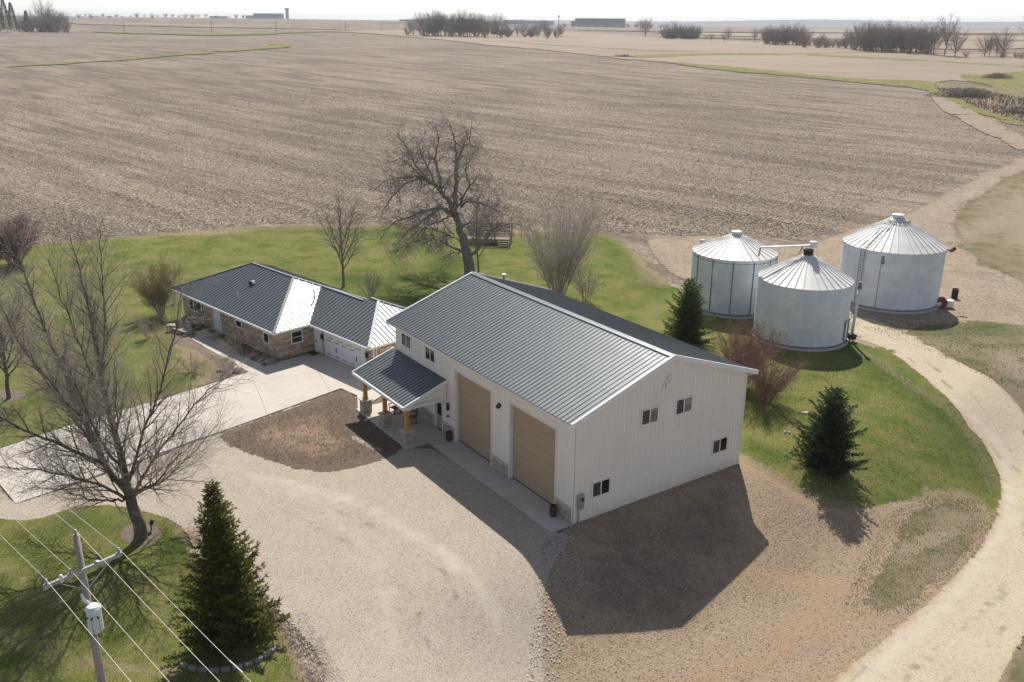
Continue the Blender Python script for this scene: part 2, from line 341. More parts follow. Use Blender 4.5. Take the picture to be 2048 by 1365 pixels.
def sheet(name,poly,m,layer,step=.5,edge=.12,seed=1,masks=(),smooth=2,raw=False,flat=None,kind='structure',estep=.3,edgew=.7,edgech=0,edges=.5,fadew=0):
    if not raw: poly=smooth_poly(poly,smooth); base=poly[::2]; poly=rough_edge(poly,estep,edge,seed)
    pa=np.array(poly); lo=pa.min(0); hi=pa.max(0)
    # interior points : grid near, polar far
    pts=[]
    xs=np.arange(max(lo[0],-75),min(hi[0],75),step); ys=np.arange(max(lo[1],10),min(hi[1],140),step)
    if len(xs) and len(ys): g=np.stack(np.meshgrid(xs,ys),-1).reshape(-1,2); g=g[np.hypot(g[:,0],g[:,1])<75]; g+=np.random.RandomState(seed).uniform(-.1,.1,g.shape)*step; pts.append(g)
    rs=[75.]; 
    while rs[-1]<8000: rs.append(rs[-1]+max(1.2 if step<.7 else 2.5,rs[-1]*.035))
    rs=np.array(rs); th=np.arange(-.62,.62,.016); g=np.stack([rs[:,None]*np.sin(th),rs[:,None]*np.cos(th)],-1).reshape(-1,2)
    g=g[(g>lo).all(1)&(g<hi).all(1)]; pts.append(g)
    g=np.concatenate(pts); g=g[inpoly(g,poly)]
    v=[Vector(p) for p in poly]; n=len(v)
    vs,es,fs,_,_,_=delaunay_2d_cdt(v+[Vector(p) for p in g],[(i,(i+1)%n) for i in range(n)],[],1,1e-4)
    A=np.array([(p[0],p[1]) for p in vs]); z=T(A[:,0],A[:,1]) if flat is None else np.full(len(A),flat)
    z=z+layer*.005*np.clip(np.hypot(A[:,0],A[:,1])/70,1,30)
    tr=np.array([f for f in fs if len(f)==3]); 
    c=(A[tr[:,1]]-A[tr[:,0]]); d=(A[tr[:,2]]-A[tr[:,0]]); s=c[:,0]*d[:,1]-c[:,1]*d[:,0]; tr[s<0]=tr[s<0][:,::-1]
    me=mesh_np(name,np.column_stack([A,z]),None,tr,True)
    mk=mask_eval(A,masks) if masks else np.tile([0,0,0,1.],(len(A),1))
    sc_=np.maximum(1,np.hypot(A[:,0],A[:,1])/70)
    ee=np.min([segd(A,base[i],base[(i+1)%len(base)]) for i in range(len(base))],0)/sc_
    if edgew: mk[:,edgech]=np.maximum(mk[:,edgech],edges*np.clip(1-ee/(edgew*1.5),0,1))
    ea=me.attributes.new('edge','FLOAT','POINT'); ea.data.foreach_set('value',np.clip(ee/(fadew if fadew else (edgew or .6)),0,1).astype(np.float32))
    at=me.color_attributes.new('mask','FLOAT_COLOR','POINT'); at.data.foreach_set('color',mk.astype(np.float32).ravel())
    return link(name,me,m,kind=kind)
PL_back=[(-58.95,95.97),(-57.85,102.22),(-54.58,105.05),(-46.97,108.96),(-39.26,112.58),(-32.46,115.56),(-24.9,116.51),(-15.2,117.09),(-5.97,115.57),(3.7,114.65),(12.09,112.04),(14.91,104.92),(15.09,96.0),(16.31,88.72),(17.9,82.7),(20.22,76.49),(23.74,76.41),(29.89,76.27),(31.74,77.68),(32.12,70.86),(32.82,65.03),(33.05,59.84),(33.78,56.79),(33.24,53.28),(31.49,49.78),(29.34,46.2),(26.7,43.29),(24.79,43.31),(23.84,46.2),(22.17,46.45),(19.67,45.2),(17.34,45.12),(15.37,46.4),(13.33,48.97),(13.13,58.54),(6.69,64.49),(-5.03,69.21),(-12.78,67.06),(-17.93,65.52),(-19.77,63.77),(-24.45,58.26),(-28.81,53.84),(-31.52,50.36),(-34.49,47.19),(-50.23,70.18)]
sheet('lawn',PL_back,M['lawn'],1,.6,.15,1,masks=[
 (0,'line',[(14.15,110.84),(15.52,102.9),(14.71,89.9)],3.5,1.),(0,'line',[(28.01,70.95),(29.73,60.53),(31.13,55.62),(30.0,50.38)],1.6,.7),
 (0,'poly',[(23.77,48.24),(25.5,49.45),(27.87,49.87),(28.64,47.96),(26.56,43.55),(23.17,44.64),(20.59,46.17)],1.2,1),
 (0,'line',[(13.87,49.97),(16.62,46.67),(19.96,46.05)],1.5,.9),(0,'poly',[(-12.92,87.47),(-11.56,88.72),(-9.88,87.57),(-10.98,85.82)],.6,1),
 (0,'line',[(-58.01,100.35),(-46.12,106.82),(-32.0,113.78),(-16.92,115.34),(4.9,112.85)],2.2,.75),(0,'line',[(17.98,55.88),(18.6,53.49)],1.5,.5),
 (0,'poly',[(-28.34,70.93),(-25.0,70.86),(-20.11,65.03),(-21.94,61.04),(-23.4,61.07),(-25.89,66.22)],1.5,.95),
 (1,'line',[(-16.71,90.75),(-9.26,83.39),(-6.87,98.85)],4,.9),(1,'line',[(-31.09,115.22),(-16.45,111.84)],3,.7),(1,'line',[(27.58,69.72),(28.53,62.01),(30.52,53.53),(30.0,50.38)],3,.8),(1,'line',[(15.0,52.06),(15.88,50.62)],1.5,.8),(1,'line',[(-23.8,64.57),(-24.89,60.16)],2,.8),(1,'line',[(10.79,108.19),(14.86,84.46)],2.5,.6)])
sheet('bare_slope',[(13.72,49.97),(15.75,47.86),(17.73,46.42),(20.18,46.68),(23.11,48.11),(24.76,48.42),(26.05,45.97),(27.08,44.58),(24.32,40.67),(19.9,36.52),(15.24,31.74),(13.19,28.35),(10.58,17.16),(-1.09,16.05),(-0.54,25.46),(0.66,31.81),(0.5,34.87),(0.79,37.8),(1.88,40.73),(3.28,42.44),(4.15,43.21),(7.75,45.66)],M['dirt'],2,.5,.12,2,masks=[
 (1,'poly',[(3.63,41.7),(13.26,48.65),(13.38,45.39),(13.83,42.59),(8.34,36.12),(3.02,34.8),(1.99,37.38)],2,.55),(0,'line',[(13.79,49.63),(16.62,46.67),(19.82,45.62)],.9,1),(0,'line',[(12.19,40.24),(17.25,39.85),(12.23,34.75)],2.2,.7),(0,'line',[(3.91,40.32),(7.22,41.95),(11.69,46.87)],1.2,.8),  # first polygon paints the barn's cast shadow into the slope colour
 (0,'line',[(6.98,32.29),(13.15,34.74),(19.29,38.53)],1.5,.6),(2,'line',[(2.68,33.15),(5.0,33.97),(9.95,35.87)],1.0,.45)])
sheet('grassy_bank',[(22.26,46.68),(25.09,48.48),(27.7,48.82),(27.76,46.22),(26.15,43.55),(21.65,39.36),(19.6,37.5),(17.67,36.93),(16.65,38.15),(19.49,41.66)],M['scrub'],3,.6,.5,3,masks=[(0,'line',[(20.94,42.61),(24.81,45.15)],2,.7)],fadew=2.0)
sheet('gravel_yard',[(-32.32,47.46),(-29.17,45.92),(-27.04,43.76),(-25.84,45.01),(-16.82,55.28),(-13.03,59.94),(-10.88,58.99),(-9.42,54.75),(-6.97,50.65),(-4.91,52.03),(2.15,40.96),(3.25,41.93),(3.14,40.22),(1.89,37.98),(1.61,35.08),(1.79,32.08),(0.9,25.88),(0.85,16.03),(-8.2,16.09),(-7.54,24.95),(-7.3,29.79),(-8.71,32.29),(-10.45,34.2),(-13.42,37.55),(-15.88,38.43),(-16.36,40.25),(-17.79,41.82),(-19.06,42.54),(-20.77,43.3),(-23.06,43.33),(-24.08,42.61),(-25.17,41.42),(-27.06,41.94),(-29.42,42.38)],M['gravel'],4,.5,.1,4,masks=[
 (1,'line',[(-8.29,32.28),(-7.42,29.94)],1,.7),(0,'poly',[(-17.33,41.61),(-16.41,41.6),(-15.44,39.77),(-15.84,39.23)],.5,.9),(2,'line',[(-16.06,47.83),(-10.64,44.23),(-6.6,38.75),(-4.87,32.19)],1.6,.5),(2,'line',[(-4.82,47.04),(-2.79,41.51),(-1.11,35.95)],1.6,.4),(1,'line',[(1.24,36.66),(1.05,33.93)],.6,.35),(1,'line',[(-11.87,44.8),(-6.98,41.57),(-3.06,37.42),(-1.5,33.0)],.55,.52),(1,'line',[(-12.72,43.72),(-8.31,40.14),(-4.59,35.85),(-3.12,31.35)],.55,.52),(2,'line',[(-14.72,47.19),(-8.43,44.2),(-3.17,39.15),(-0.41,34.67)],1.3,.65),(0,'line',[(-8.64,42.09),(-4.16,36.24),(-2.73,31.76)],1.1,.25),(1,'line',[(-4.28,47.65),(-0.7,41.98),(1.77,37.96)],.6,.42),(2,'line',[(-24.48,44.99),(-19.05,49.82)],.9,.4)],estep=.15,fadew=.6,edges=.35)
sheet('front_lawn',[(-29.54,42.59),(-27.33,42.45),(-25.47,42.02),(-24.32,43.14),(-23.32,43.92),(-20.98,43.83),(-19.21,42.96),(-17.63,42.27),(-16.18,40.48),(-15.59,37.57),(-10.41,34.02),(-9.07,31.96),(-7.74,29.51),(-6.02,26.33),(-19.37,24.19),(-30.72,35.75)],M['lawn'],6,.4,.08,5,masks=[(0,'line',[(-17.19,41.22),(-15.67,39.32)],.8,.9),(0,'line',[(-9.14,32.29),(-7.8,29.79)],1.2,.9),(1,'line',[(-23.04,41.79),(-17.93,40.74),(-15.88,38.43)],1.5,.8),(0,'line',[(-22.2,32.77),(-18.21,31.11),(-12.67,29.99)],1.8,.5),(0,'line',[(-24.81,37.69),(-20.59,34.87)],1.6,.45),(0,'line',[(-20.32,38.49),(-16.08,35.57),(-14.62,32.68)],1.2,.42),(0,'line',[(-25.45,40.84),(-21.96,39.4)],.8,.4)],estep=.15)
sheet('topsoil_bed',[(-18.72,52.33),(-18.04,53.73),(-15.71,56.23),(-13.53,58.86),(-12.28,60.58),(-11.13,59.72),(-10.25,56.72),(-8.3,53.8),(-6.41,51.2),(-7.72,49.31),(-9.59,47.86),(-11.93,47.77),(-14.61,49.09),(-17.21,50.81)],M['topsoil'],7,.35,.12,6,masks=[(0,'poly',[(-17.72,52.61),(-15.38,54.85),(-12.53,57.27),(-10.48,53.23),(-9.29,49.66),(-11.53,48.71),(-14.86,50.09)],1.5,.5),(2,'line',[(-9.98,52.48),(-8.21,50.67)],.5,.8)],estep=.15,edgew=.3,edges=.3)
sheet('mulch_ring',[(-20.33,41.02),(-20.12,41.85),(-19.17,41.99),(-18.08,41.37),(-17.77,40.36),(-18.02,39.58),(-18.92,39.45),(-19.82,40.06)],M['mulch'],8,.3,.05,7,estep=.12,edgew=.3,edges=.3)
sheet('planting_bed',[(-28.31,69.71),(-28.72,73.23),(-28.79,76.21),(-24.17,70.84),(-18.11,66.28),(-18.77,64.58),(-21.44,67.02),(-23.25,69.13),(-26.03,72.13),(-26.5,70.89),(-23.83,67.74),(-21.33,65.26),(-19.85,63.77),(-21.08,61.79),(-22.43,62.01),(-22.27,64.54),(-24.98,68.23),(-27.08,69.68)],M['mulch'],3,.4,.1,8,smooth=1,edgew=.3,edges=.3)
sheet('trunk_bed',[(-37.06,59.47),(-36.11,60.37),(-34.19,59.42),(-33.88,58.08),(-35.05,57.67)],M['mulch'],3,.4,.1,9,edgew=.3,edges=.3)
RL=[(32.06,84.02),(29.94,77.43),(28.97,72.46),(30.15,70.9),(30.93,67.06),(30.8,61.57),(31.15,57.24),(31.55,54.65),(31.04,51.71),(29.51,48.56),(26.4,44.07),(22.46,40.01),(18.4,36.34),(15.01,33.51),(11.89,30.57),(8.89,26.89),(16.46,20.16),(25.72,31.02),(21.24,32.14),(23.39,34.63),(26.25,38.03),(32.34,47.91),(36.23,55.73),(36.83,60.76),(35.6,65.62),(34.33,73.67),(32.98,76.48),(32.54,80.09),(33.68,83.98)]
sheet('dirt_road',RL,M['road'],5,.6,.07,10,masks=[(0,'line',[(13.31,32.38),(17.09,35.42),(24.78,41.59),(30.27,47.94)],.8,.35),(1,'line',[(16.28,32.19),(22.47,36.88),(26.36,40.19)],.35,.45),(1,'line',[(18.72,34.33),(26.85,41.1)],.35,.3),(0,'line',[(11.52,32.24),(15.69,35.44)],.8,.8),(2,'line',[(14.98,32.21),(21.58,38.09),(29.36,46.77),(32.95,55.07),(31.01,60.99)],1.0,.7),(1,'line',[(14.55,32.21),(20.33,37.5),(27.08,44.58),(31.9,52.26),(32.58,58.02),(31.83,64.51),(31.21,72.81)],.38,.62),(1,'line',[(18.87,32.17),(25.0,37.64)],.4,.6),(1,'line',[(16.71,32.19),(22.23,36.88),(27.61,42.53),(32.21,50.42),(33.78,56.79),(32.86,63.44),(32.12,70.86)],.38,.6),(0,'line',[(16.71,32.19),(24.21,38.9),(28.15,43.52)],.7,.4),(0,'line',[(31.64,76.23),(32.53,66.13),(33.27,58.74),(33.15,54.08),(30.91,49.16)],.5,.5)],edgew=.7,edges=.6,fadew=.32,estep=.2)
sheet('packed_dirt',[(15.07,110.81),(19.09,110.68),(23.86,112.8),(29.56,110.33),(31.75,104.91),(38.14,110.05),(44.93,118.77),(54.11,125.09),(64.75,139.91),(83.58,162.75),(103.54,185.6),(114.35,191.86),(81.34,124.11),(53.46,78.66),(44.38,70.59),(38.07,69.49),(34.85,69.56),(31.62,69.63),(28.39,69.7),(28.07,73.54),(25.46,82.51),(18.93,87.91),(15.68,92.84)],M['packed'],2,1.2,.3,11,masks=[(0,'line',[(14.94,102.92),(29.75,97.78)],4,.4),(1,'line',[(23.41,110.53),(37.26,107.34)],2,.5),(2,'line',[(57.54,124.97),(74.63,146.0),(97.07,173.39)],2.5,.5)],fadew=1.6)
sheet('rough_grass',[(59.59,124.89),(76.5,148.19),(101.36,179.28),(104.4,161.84),(45.66,54.41),(34.37,50.39),(34.76,58.06),(33.69,62.02),(33.02,67.24),(31.9,72.4),(34.27,76.16),(39.29,77.5),(42.68,78.92),(45.08,75.91),(52.62,88.87),(51.04,97.15),(53.96,109.53)],M['scrub'],4,1.2,.5,12,masks=[(0,'line',[(53.96,109.53),(67.78,124.6),(61.47,106.57)],5,.7),(0,'poly',[(66.37,131.89),(91.41,162.41),(99.55,147.25),(69.94,96.6),(52.12,88.89)],5,.62),(0,'line',[(40.98,68.24),(39.46,58.07)],6,.6),(0,'line',[(39.08,68.28),(38.97,64.41)],3,.8),(1,'line',[(37.14,74.69),(43.0,75.96)],3,.8)],fadew=2.2)
sheet('verge',[(23.68,35.16),(22.17,33.94),(20.47,31.68),(19.06,28.3),(24.92,28.24),(31.4,37.97),(26.08,36.44)],M['scrub'],7,.5,.2,13,masks=[(0,'line',[(22.57,34.29),(21.02,32.14)],.8,.8)])
# far fields
sheet('pale_field',[(-207.91,867.1),(-185.4,889.63),(-145.25,871.2),(-73.15,738.25),(-17.58,562.0),(19.82,470.74),(54.41,413.28),(77.08,384.54),(101.59,355.9),(120.76,335.33),(139.28,320.22),(150.02,333.18),(165.37,332.06),(265.32,363.9),(346.38,478.15),(220.07,476.33),(178.3,586.79),(167.8,697.2),(126.21,778.4),(109.92,914.14),(58.99,1024.12),(-10.74,1057.6),(-109.58,957.64),(-183.9,929.45)],M['pale_field'],1.5,9,.3,21,estep=3)
for i,(pp,mm) in enumerate([
 ([(135.06,1124.24),(357.87,1008.47),(550.53,976.88),(443.61,786.12),(272.47,766.54),(177.33,893.18)],'pale_field'),([(444.11,1775.05),(712.13,1752.28),(1137.63,2022.69),(791.14,1405.47),(434.45,1140.95),(369.47,1311.87)],'pale_field'),
 ([(260.81,733.51),(341.51,742.35),(443.61,786.12),(334.24,590.93),(242.46,525.48),(228.19,596.82)],'pale_field'),([(-548.65,1147.54),(-331.5,1027.81),(-164.24,986.65),(-164.31,956.72),(-309.5,958.73),(-464.05,1025.04)],'pale_field'),
 ([(70.63,1226.93),(247.18,1246.55),(389.84,1288.77),(363.06,1200.01),(225.45,1136.71),(66.23,1150.25)],'scrub'),([(390.74,1101.44),(699.13,1241.6),(641.41,1138.8),(364.8,1028.08)],'scrub'),([(126.08,861.36),(260.81,733.51),(465.11,824.49),(443.61,786.12),(245.02,688.76),(120.02,819.72)],'scrub'),([(-203.12,1223.03),(86.16,2055.48),(73.44,1751.85),(-196.77,1184.48)],'scrub'),([(-512.11,1106.81),(-303.02,970.12),(-174.9,1051.47),(-172.1,1034.45),(-296.89,950.22),(-500.38,1081.16)],'scrub')]):
    sheet('far_field',pp,M[mm],2+.15*i,9,.2,60+i,estep=4,edgew=0)
for i,(pp,mm) in enumerate([
 ([(50.07,432.48),(64.78,456.47),(93.38,467.76),(143.23,470.21),(176.35,494.2),(198.51,484.86),(171.68,480.93),(140.03,459.52),(90.55,453.34),(65.26,427.59)],'lawn'),
 ([(49.7,429.21),(79.01,394.42),(103.86,364.07),(122.0,338.88),(141.46,333.81),(151.35,324.38),(148.17,286.85),(135.57,246.16),(121.01,218.6),(124.27,246.8),(130.33,287.99),(134.72,309.37),(117.78,326.78),(96.34,350.31),(72.65,382.51)],'lawn'),
 ([(167.89,361.03),(176.01,354.13),(206.42,380.55),(210.19,368.51),(175.9,306.57),(154.81,303.46),(161.33,323.67),(161.03,335.98)],'lawn'),
 ([(141.28,463.68),(178.71,435.64),(211.29,400.98),(223.05,391.72),(220.32,386.79),(207.93,394.45),(175.42,427.43),(138.83,455.51)],'lawn'),([(-6.55,636.96),(58.0,502.12),(96.13,481.79),(94.71,474.54),(56.67,490.46),(-6.37,618.89)],'scrub'),
 ([(-195.45,362.59),(-180.68,380.45),(-164.67,400.68),(-154.08,430.89),(-136.61,473.3),(-132.68,516.76),(-141.33,562.41),(-130.88,550.54),(-119.0,495.57),(-130.42,459.96),(-149.23,423.34),(-162.06,394.16),(-179.58,373.78),(-192.78,357.49)],'lawn'),
 ([(-396.6,854.38),(-281.48,793.1),(-259.2,801.12),(-231.21,820.78),(-204.77,853.86),(-154.55,927.7),(-152.21,913.45),(-200.01,833.77),(-215.1,763.05),(-239.62,740.07),(-262.23,760.98),(-390.58,841.25)],'lawn')]):
    sheet('grass_strip',pp,M[mm],2.4+.2*i,3,.35,30+i,estep=.7,edgew=0,fadew=.22,masks=[(0,'line',[(-500,100),(500,900)],3000,.47)])
sheet('weedy_bank',[(137.94,317.05),(151.73,333.06),(157.48,315.69),(167.72,307.13),(179.57,298.85),(119.37,178.44),(124.17,224.57),(126.84,246.65),(131.89,281.25)],M['scrub'],3.6,3,.3,40,masks=[(0,'line',[(137.87,301.62),(141.09,256.61)],12,.7)],estep=1)
sheet('field_track',[(131.21,299.14),(129.87,280.08),(121.54,239.83),(113.88,205.12),(101.62,164.66),(94.31,152.16),(102.86,184.32),(108.78,218.39),(117.46,259.13)],M['packed'],5.5,3,.12,41,estep=1.5,edgew=0,fadew=.1)

# concrete slabs : real 12 cm plates
def slab(name,pts,z0,z1,m=None,joints=(),**k):
    mb=MB(); mb.prism([(x,y,z0) for x,y in pts][::-1] if area(pts)<0 else [(x,y,z0) for x,y in pts],(0,0,z1-z0))
    o=obj(name,mb,m or M['concrete'],bevel=.012,**k); return o
def area(p): return sum(p[i][0]*p[(i+1)%len(p)][1]-p[(i+1)%len(p)][0]*p[i][1] for i in range(len(p)))/2
# driveway laid as separate pours with saw cuts between
def clip(poly,a,b,n):   # keep a<= p.n <=b
    for s,lim in ((1,a),(-1,-b)):
        out=[]
        for i in range(len(poly)):
            p=poly[i]; q=poly[(i+1)%len(poly)]; dp=s*(p[0]*n[0]+p[1]*n[1])-lim; dq=s*(q[0]*n[0]+q[1]*n[1])-lim
            if dp>=0: out.append(p)
            if (dp>=0)!=(dq>=0): t=dp/(dp-dq); out.append((p[0]+(q[0]-p[0])*t,p[1]+(q[1]-p[1])*t))
        poly=out
        if len(poly)<3: return []
    return poly
def pours(name,poly,z1,parts_u,parts_v,du):
    root=empty(name,(0,0,0),kind='structure')
    nu=(math.cos(du),math.sin(du)); nv=(-nu[1],nu[0])
    us=[p[0]*nu[0]+p[1]*nu[1] for p in poly]; vs=[p[0]*nv[0]+p[1]*nv[1] for p in poly]
    u0,u1,v0,v1=min(us),max(us),min(vs),max(vs); nU=max(1,round((u1-u0)/parts_u)); nV=max(1,round((v1-v0)/parts_v)); g=.009
    for i in range(nU):
        for j in range(nV):
            q=clip(poly,u0+(u1-u0)*i/nU+g,u0+(u1-u0)*(i+1)/nU-g,nu)
            if q: q=clip(q,v0+(v1-v0)*j/nV+g,v0+(v1-v0)*(j+1)/nV-g,nv)
            if len(q)<3 or abs(area(q))<.05: continue
            mb=MB(); q=q if area(q)>0 else q[::-1]; mb.prism([(x,y,z1-.12) for x,y in q],(0,0,.12)); obj('slab',mb,M['concrete'],root)
    return root
pours('driveway',[(-27.04,43.76),(-29.32,46.21),(-35.76,52.91),(-33.28,48.6),(-31.52,50.36),(-28.81,53.84),(-24.45,58.26),(-21.69,61.42),(-19.75,63.66),(-18.87,64.79),(-18.03,65.95)]+[(-15.72,68.15),(-14.32,66.87),(-10.89,63.59),(-8.5,61.55),(-9.32,58.96),(-10.45,56.72),(-10.92,59.26),(-12.32,60.58),(-16.82,55.28),(-25.84,45.01)],.055,5,5,R(23))
pours('walkway',[(-19.79,63.56),(-21.32,65.48),(-24.17,68.33),(-26.62,71.14),(-26.36,73.04),(-23.8,70.58),(-21.46,67.35),(-18.87,64.79)],.05,1.6,9,R(135))

# ------------------------------------------------------------------ pole barn (local x runs along the ridge, y along the gable)
def window(parent,kind,u0,u1,z0,z1,plane,axis,glass,split='v',fr=.07,name='window',label=None,proud=.05):
    """axis 'y': window lies in plane y=plane facing -y ; axis 'x': plane x=plane facing +x"""
    def bx(mb,a,b,c,d,o0,o1):
        if axis=='y': mb.box(a,b,plane-o1,plane-o0,c,d)
        else: mb.box(plane+o0,plane+o1,a,b,c,d)
    mb=MB(); 
    bx(mb,u0,u1,z1-fr,z1,-.02,proud); bx(mb,u0,u1,z0,z0+fr,-.02,proud+.015); bx(mb,u0,u0+fr,z0+fr,z1-fr,-.02,proud); bx(mb,u1-fr,u1,z0+fr,z1-fr,-.02,proud)
    um=(u0+u1)/2; zm=(z0+z1)/2
    if split=='v': bx(mb,um-.03,um+.03,z0+fr,z1-fr,-.02,proud-.01)
    elif split=='h': bx(mb,u0+fr,u1-fr,zm-.025,zm+.025,-.02,proud-.01)
    w=obj(name,mb,M['white_trim'],parent,bevel=.006)
    if label: w['label']=label
    cells=[(u0+fr,um-.03,z0+fr,z1-fr),(um+.03,u1-fr,z0+fr,z1-fr)] if split=='v' else ([(u0+fr,u1-fr,z0+fr,zm-.025),(u0+fr,u1-fr,zm+.025,z1-fr)] if split=='h' else [(u0+fr,u1-fr,z0+fr,z1-fr)])
    for i,(a,b,c,d) in enumerate(cells):
        g=MB(); bx(g,a,b,c,d,.004,.012); obj('pane',g,M[glass[min(i,len(glass)-1)]],w)
    return w
def stones(mb,u0,u1,z0,z1,place,rg,hs=(.06,.15),ws=(.15,.45),gap=.008,depth=(.03,.06)):
    z=z0
    while z<z1-.02:
        h=min(rg.uniform(*hs),z1-z); u=u0
        while u<u1-.02:
            w=rg.uniform(*ws); 
            if u+w>u1-.08: w=u1-u
            place(mb,u+gap/2,u+w-gap/2,z+gap/2,z+h-gap/2,rg.uniform(*depth)); u+=w
        z+=h
BARN=empty('pole_barn',(BX,BY,0),-BTH,label='large cream metal pole barn with two tall brown overhead doors and ribbed charcoal roof',cat='barn')
L_,W_,HW,HR=19.63,12.62,6.12,8.30; SLOPE=(HR-5.97)/(W_/2+.52)
def roofz(y): return HR-SLOPE*abs(y-W_/2)
def barn():
    B=BARN; rg=random.Random(4)
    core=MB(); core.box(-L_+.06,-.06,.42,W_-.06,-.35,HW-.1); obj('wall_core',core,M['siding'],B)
    fd=MB(); fd.box(-L_-.0,.0,0,W_,-1.2,-.02); obj('foundation',fd,M['concrete'],B)
    def ribs_panel(axis,u0,u1,zb,zt0,zt1,p,th=.03):
        mb=MB(); s=1 if axis=='x' else -1
        def pr(a,b,o0,o1,za,zb_,zc):
            if axis=='y': poly=[(a,p-o0,za),(b,p-o0,za),(b,p-o0,zc),(a,p-o0,zb_)]; mb.prism(poly,(0,-(o1-o0),0))
            else: poly=[(p+o0,a,za),(p+o0,b,za),(p+o0,b,zc),(p+o0,a,zb_)]; mb.prism(poly,(o1-o0,0,0))
        zt=lambda u: zt0+(zt1-zt0)*(u-u0)/max(1e-6,u1-u0)
        pr(u0+.002,u1-.002,-th,0,zb,zt(u0),zt(u1))
        k=max(1,round((u1-u0)/.305)); 
        for i in range(k):
            u=u0+(i+.5)*(u1-u0)/k; w=.028 if i!=k//2 else .04
            pr(u-w,u+w,-.001,.022,zb+.002,zt(u-w)-.002,zt(u+w)-.002)
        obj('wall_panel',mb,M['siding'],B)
    # gable wall facing +x
    n=14; ys=[W_*i/n for i in range(n+1)]
    for i in range(n):
        a,b=ys[i],ys[i+1]; ribs_panel('x',a,b,-.25,roofz(a)-.12,roofz(b)-.12,0)
    # far gable
    for i in range(n):
        a,b=ys[i],ys[i+1]; mb=MB(); mb.prism([(-L_,a,-.1),(-L_,b,-.1),(-L_,b,roofz(b)-.12),(-L_,a,roofz(a)-.12)],(.05,0,0)); obj('wall_panel',mb,M['siding'],B)
    DOORS=[(1.62,5.93,4.85),(7.86,11.93,4.85)]; SDOOR=(13.55,14.50,2.15)
    cuts=[0]; 
    for a,b,h in DOORS+[SDOOR]: cuts+=[a,b]
    cuts.append(L_)
    top=roofz(0)-.1
    for i in range(len(cuts)-1):
        a,b=cuts[i],cuts[i+1]; isdoor=[h for (x,y,h) in DOORS+[SDOOR] if abs(x-a)<1e-6]
        zb=isdoor[0] if isdoor else -.05; k=max(1,round((b-a)/.92))
        for j in range(k):
            u0,u1=-(a+(b-a)*(j+1)/k),-(a+(b-a)*j/k); ribs_panel('y',u0,u1,zb,top,top,0)
    mb=MB(); mb.box(-L_,0,W_-.02,W_+.02,-.2,top); obj('wall',mb,M['siding'],B)
    # corner trims
    for x0,x1,y0,y1 in ((-.12,.035,-.035,-.0),(.0,.035,-.035,.12),(-.03,.035,W_-.1,W_+.03),(-L_-.03,-L_+.12,-.035,0)):
        mb=MB(); mb.box(x0,x1,y0,y1,-.15,HW-.25); obj('corner_trim',mb,M['siding'],B,label='cream corner trim')
    for a,b,h in DOORS:
        d=MB(); nz=8
        for k in range(nz): d.box(-b+.03,-a-.03,.20,.25,h*k/nz+.004,h*(k+1)/nz-.004)
        for k in range(nz):
            pass
        od=obj('overhead_door',MB().box(-b+.02,-a-.02,.24,.27,0,h),M['brown_door'],B)
        for k in range(nz):
            q=MB(); q.box(-b+.03,-a-.03,.205,.238,h*k/nz+.005,h*(k+1)/nz-.005); obj('door_panel',q,M['brown_door'],od)
        for s in (0,1):
            x=-b if s==0 else -a
            t=MB(); 
            if s==0: t.box(x-.16,x+.004,-.045,-.001,0,h+.1); t.box(x-.004,x+.03,-.03,.235,0,h)
            else: t.box(x-.002,x+.07,-.04,-.001,0,h+.06); t.box(x-.03,x+.004,-.03,.235,0,h)
            obj('door_trim',t,M['trim_cream'],B)
        t=MB(); t.box(-b,-a,-.04,.235,h-.001,h+.06); obj('door_trim',t,M['trim_cream'],B)
        t=MB(); t.box(-b+.02,-a-.02,.19,.24,0.1,.16); obj('bottom_seal',t,M['black_metal'],od)
    a,b,h=SDOOR
    dd=MB(); dd.box(-b+.05,-a-.05,.06,.10,0.1,h-.05); sd=obj('entry_door',dd,M['brown_door'],B)
    g=MB(); g.box(-b+.22,-a-.22,.05,.062,1.1,h-.25); obj('pane',g,M['glass_dark'],sd)
    g=MB(); g.box(-b-.07,-b+.05,-.04,.1,0,h+.06); g.box(-a-.05,-a+.07,-.04,.1,0,h+.06); g.box(-b+.05,-a-.05,-.04,.1,h-.05,h+.06); obj('door_frame',g,M['white_trim'],B)
    g=MB(); g.lathe([(.0,0),(.03,.005),(.03,.04),(0,.05)],8,(-a-.15,.03,1.0)); obj('handle',g,M['black_metal'],sd)
    # veneer wainscot
    def pl(mb,u0,u1,z0,z1,d): mb.box(u0,u1,-.02-d,-.02,z0,z1)
    for a,b in ((.14,1.54),(6.0,7.7),(12.1,13.48),(14.6,L_-.02)):
        mb=MB(); stones(mb,-b,-a,.08,.86,pl,rg); obj('stone_veneer',mb,M['veneer'],B,kind='stuff')
        mb=MB(); mb.box(-b,-a,-.035,-.0,.05,.87); obj('mortar_bed',mb,M['mortar'],B)
        mb=MB(); mb.box(-b-.02,-a+.02,-.13,0,.862,.93); obj('sill_stone',mb,M['cap_stone'],B,bevel=.01)
    # windows
    for a0,a1,z0,z1 in ((17.47,18.82,4.5,5.44),(14.3,15.57,4.53,5.45)): window(B,'w',-a1,-a0,z0,z1,-.022,'y',('glass_dark',))
    for y0,y1,z0,z1,gl in ((1.18,2.45,1.18,2.12,('glass_screen','glass_dark')),(4.43,5.69,4.56,5.5,('glass_screen','glass_tan')),(6.95,8.24,4.55,5.52,('glass_screen','glass_tan')),(10.17,11.45,1.27,2.21,('glass_screen','glass_dark'))):
        window(B,'w',y0,y1,z0,z1,.022,'x',gl)
    # roof
    n=62; x0=-L_-.31; wd=(L_+.62)/n
    zr=HR; run=W_/2+.52; zl=roofz(-.52)
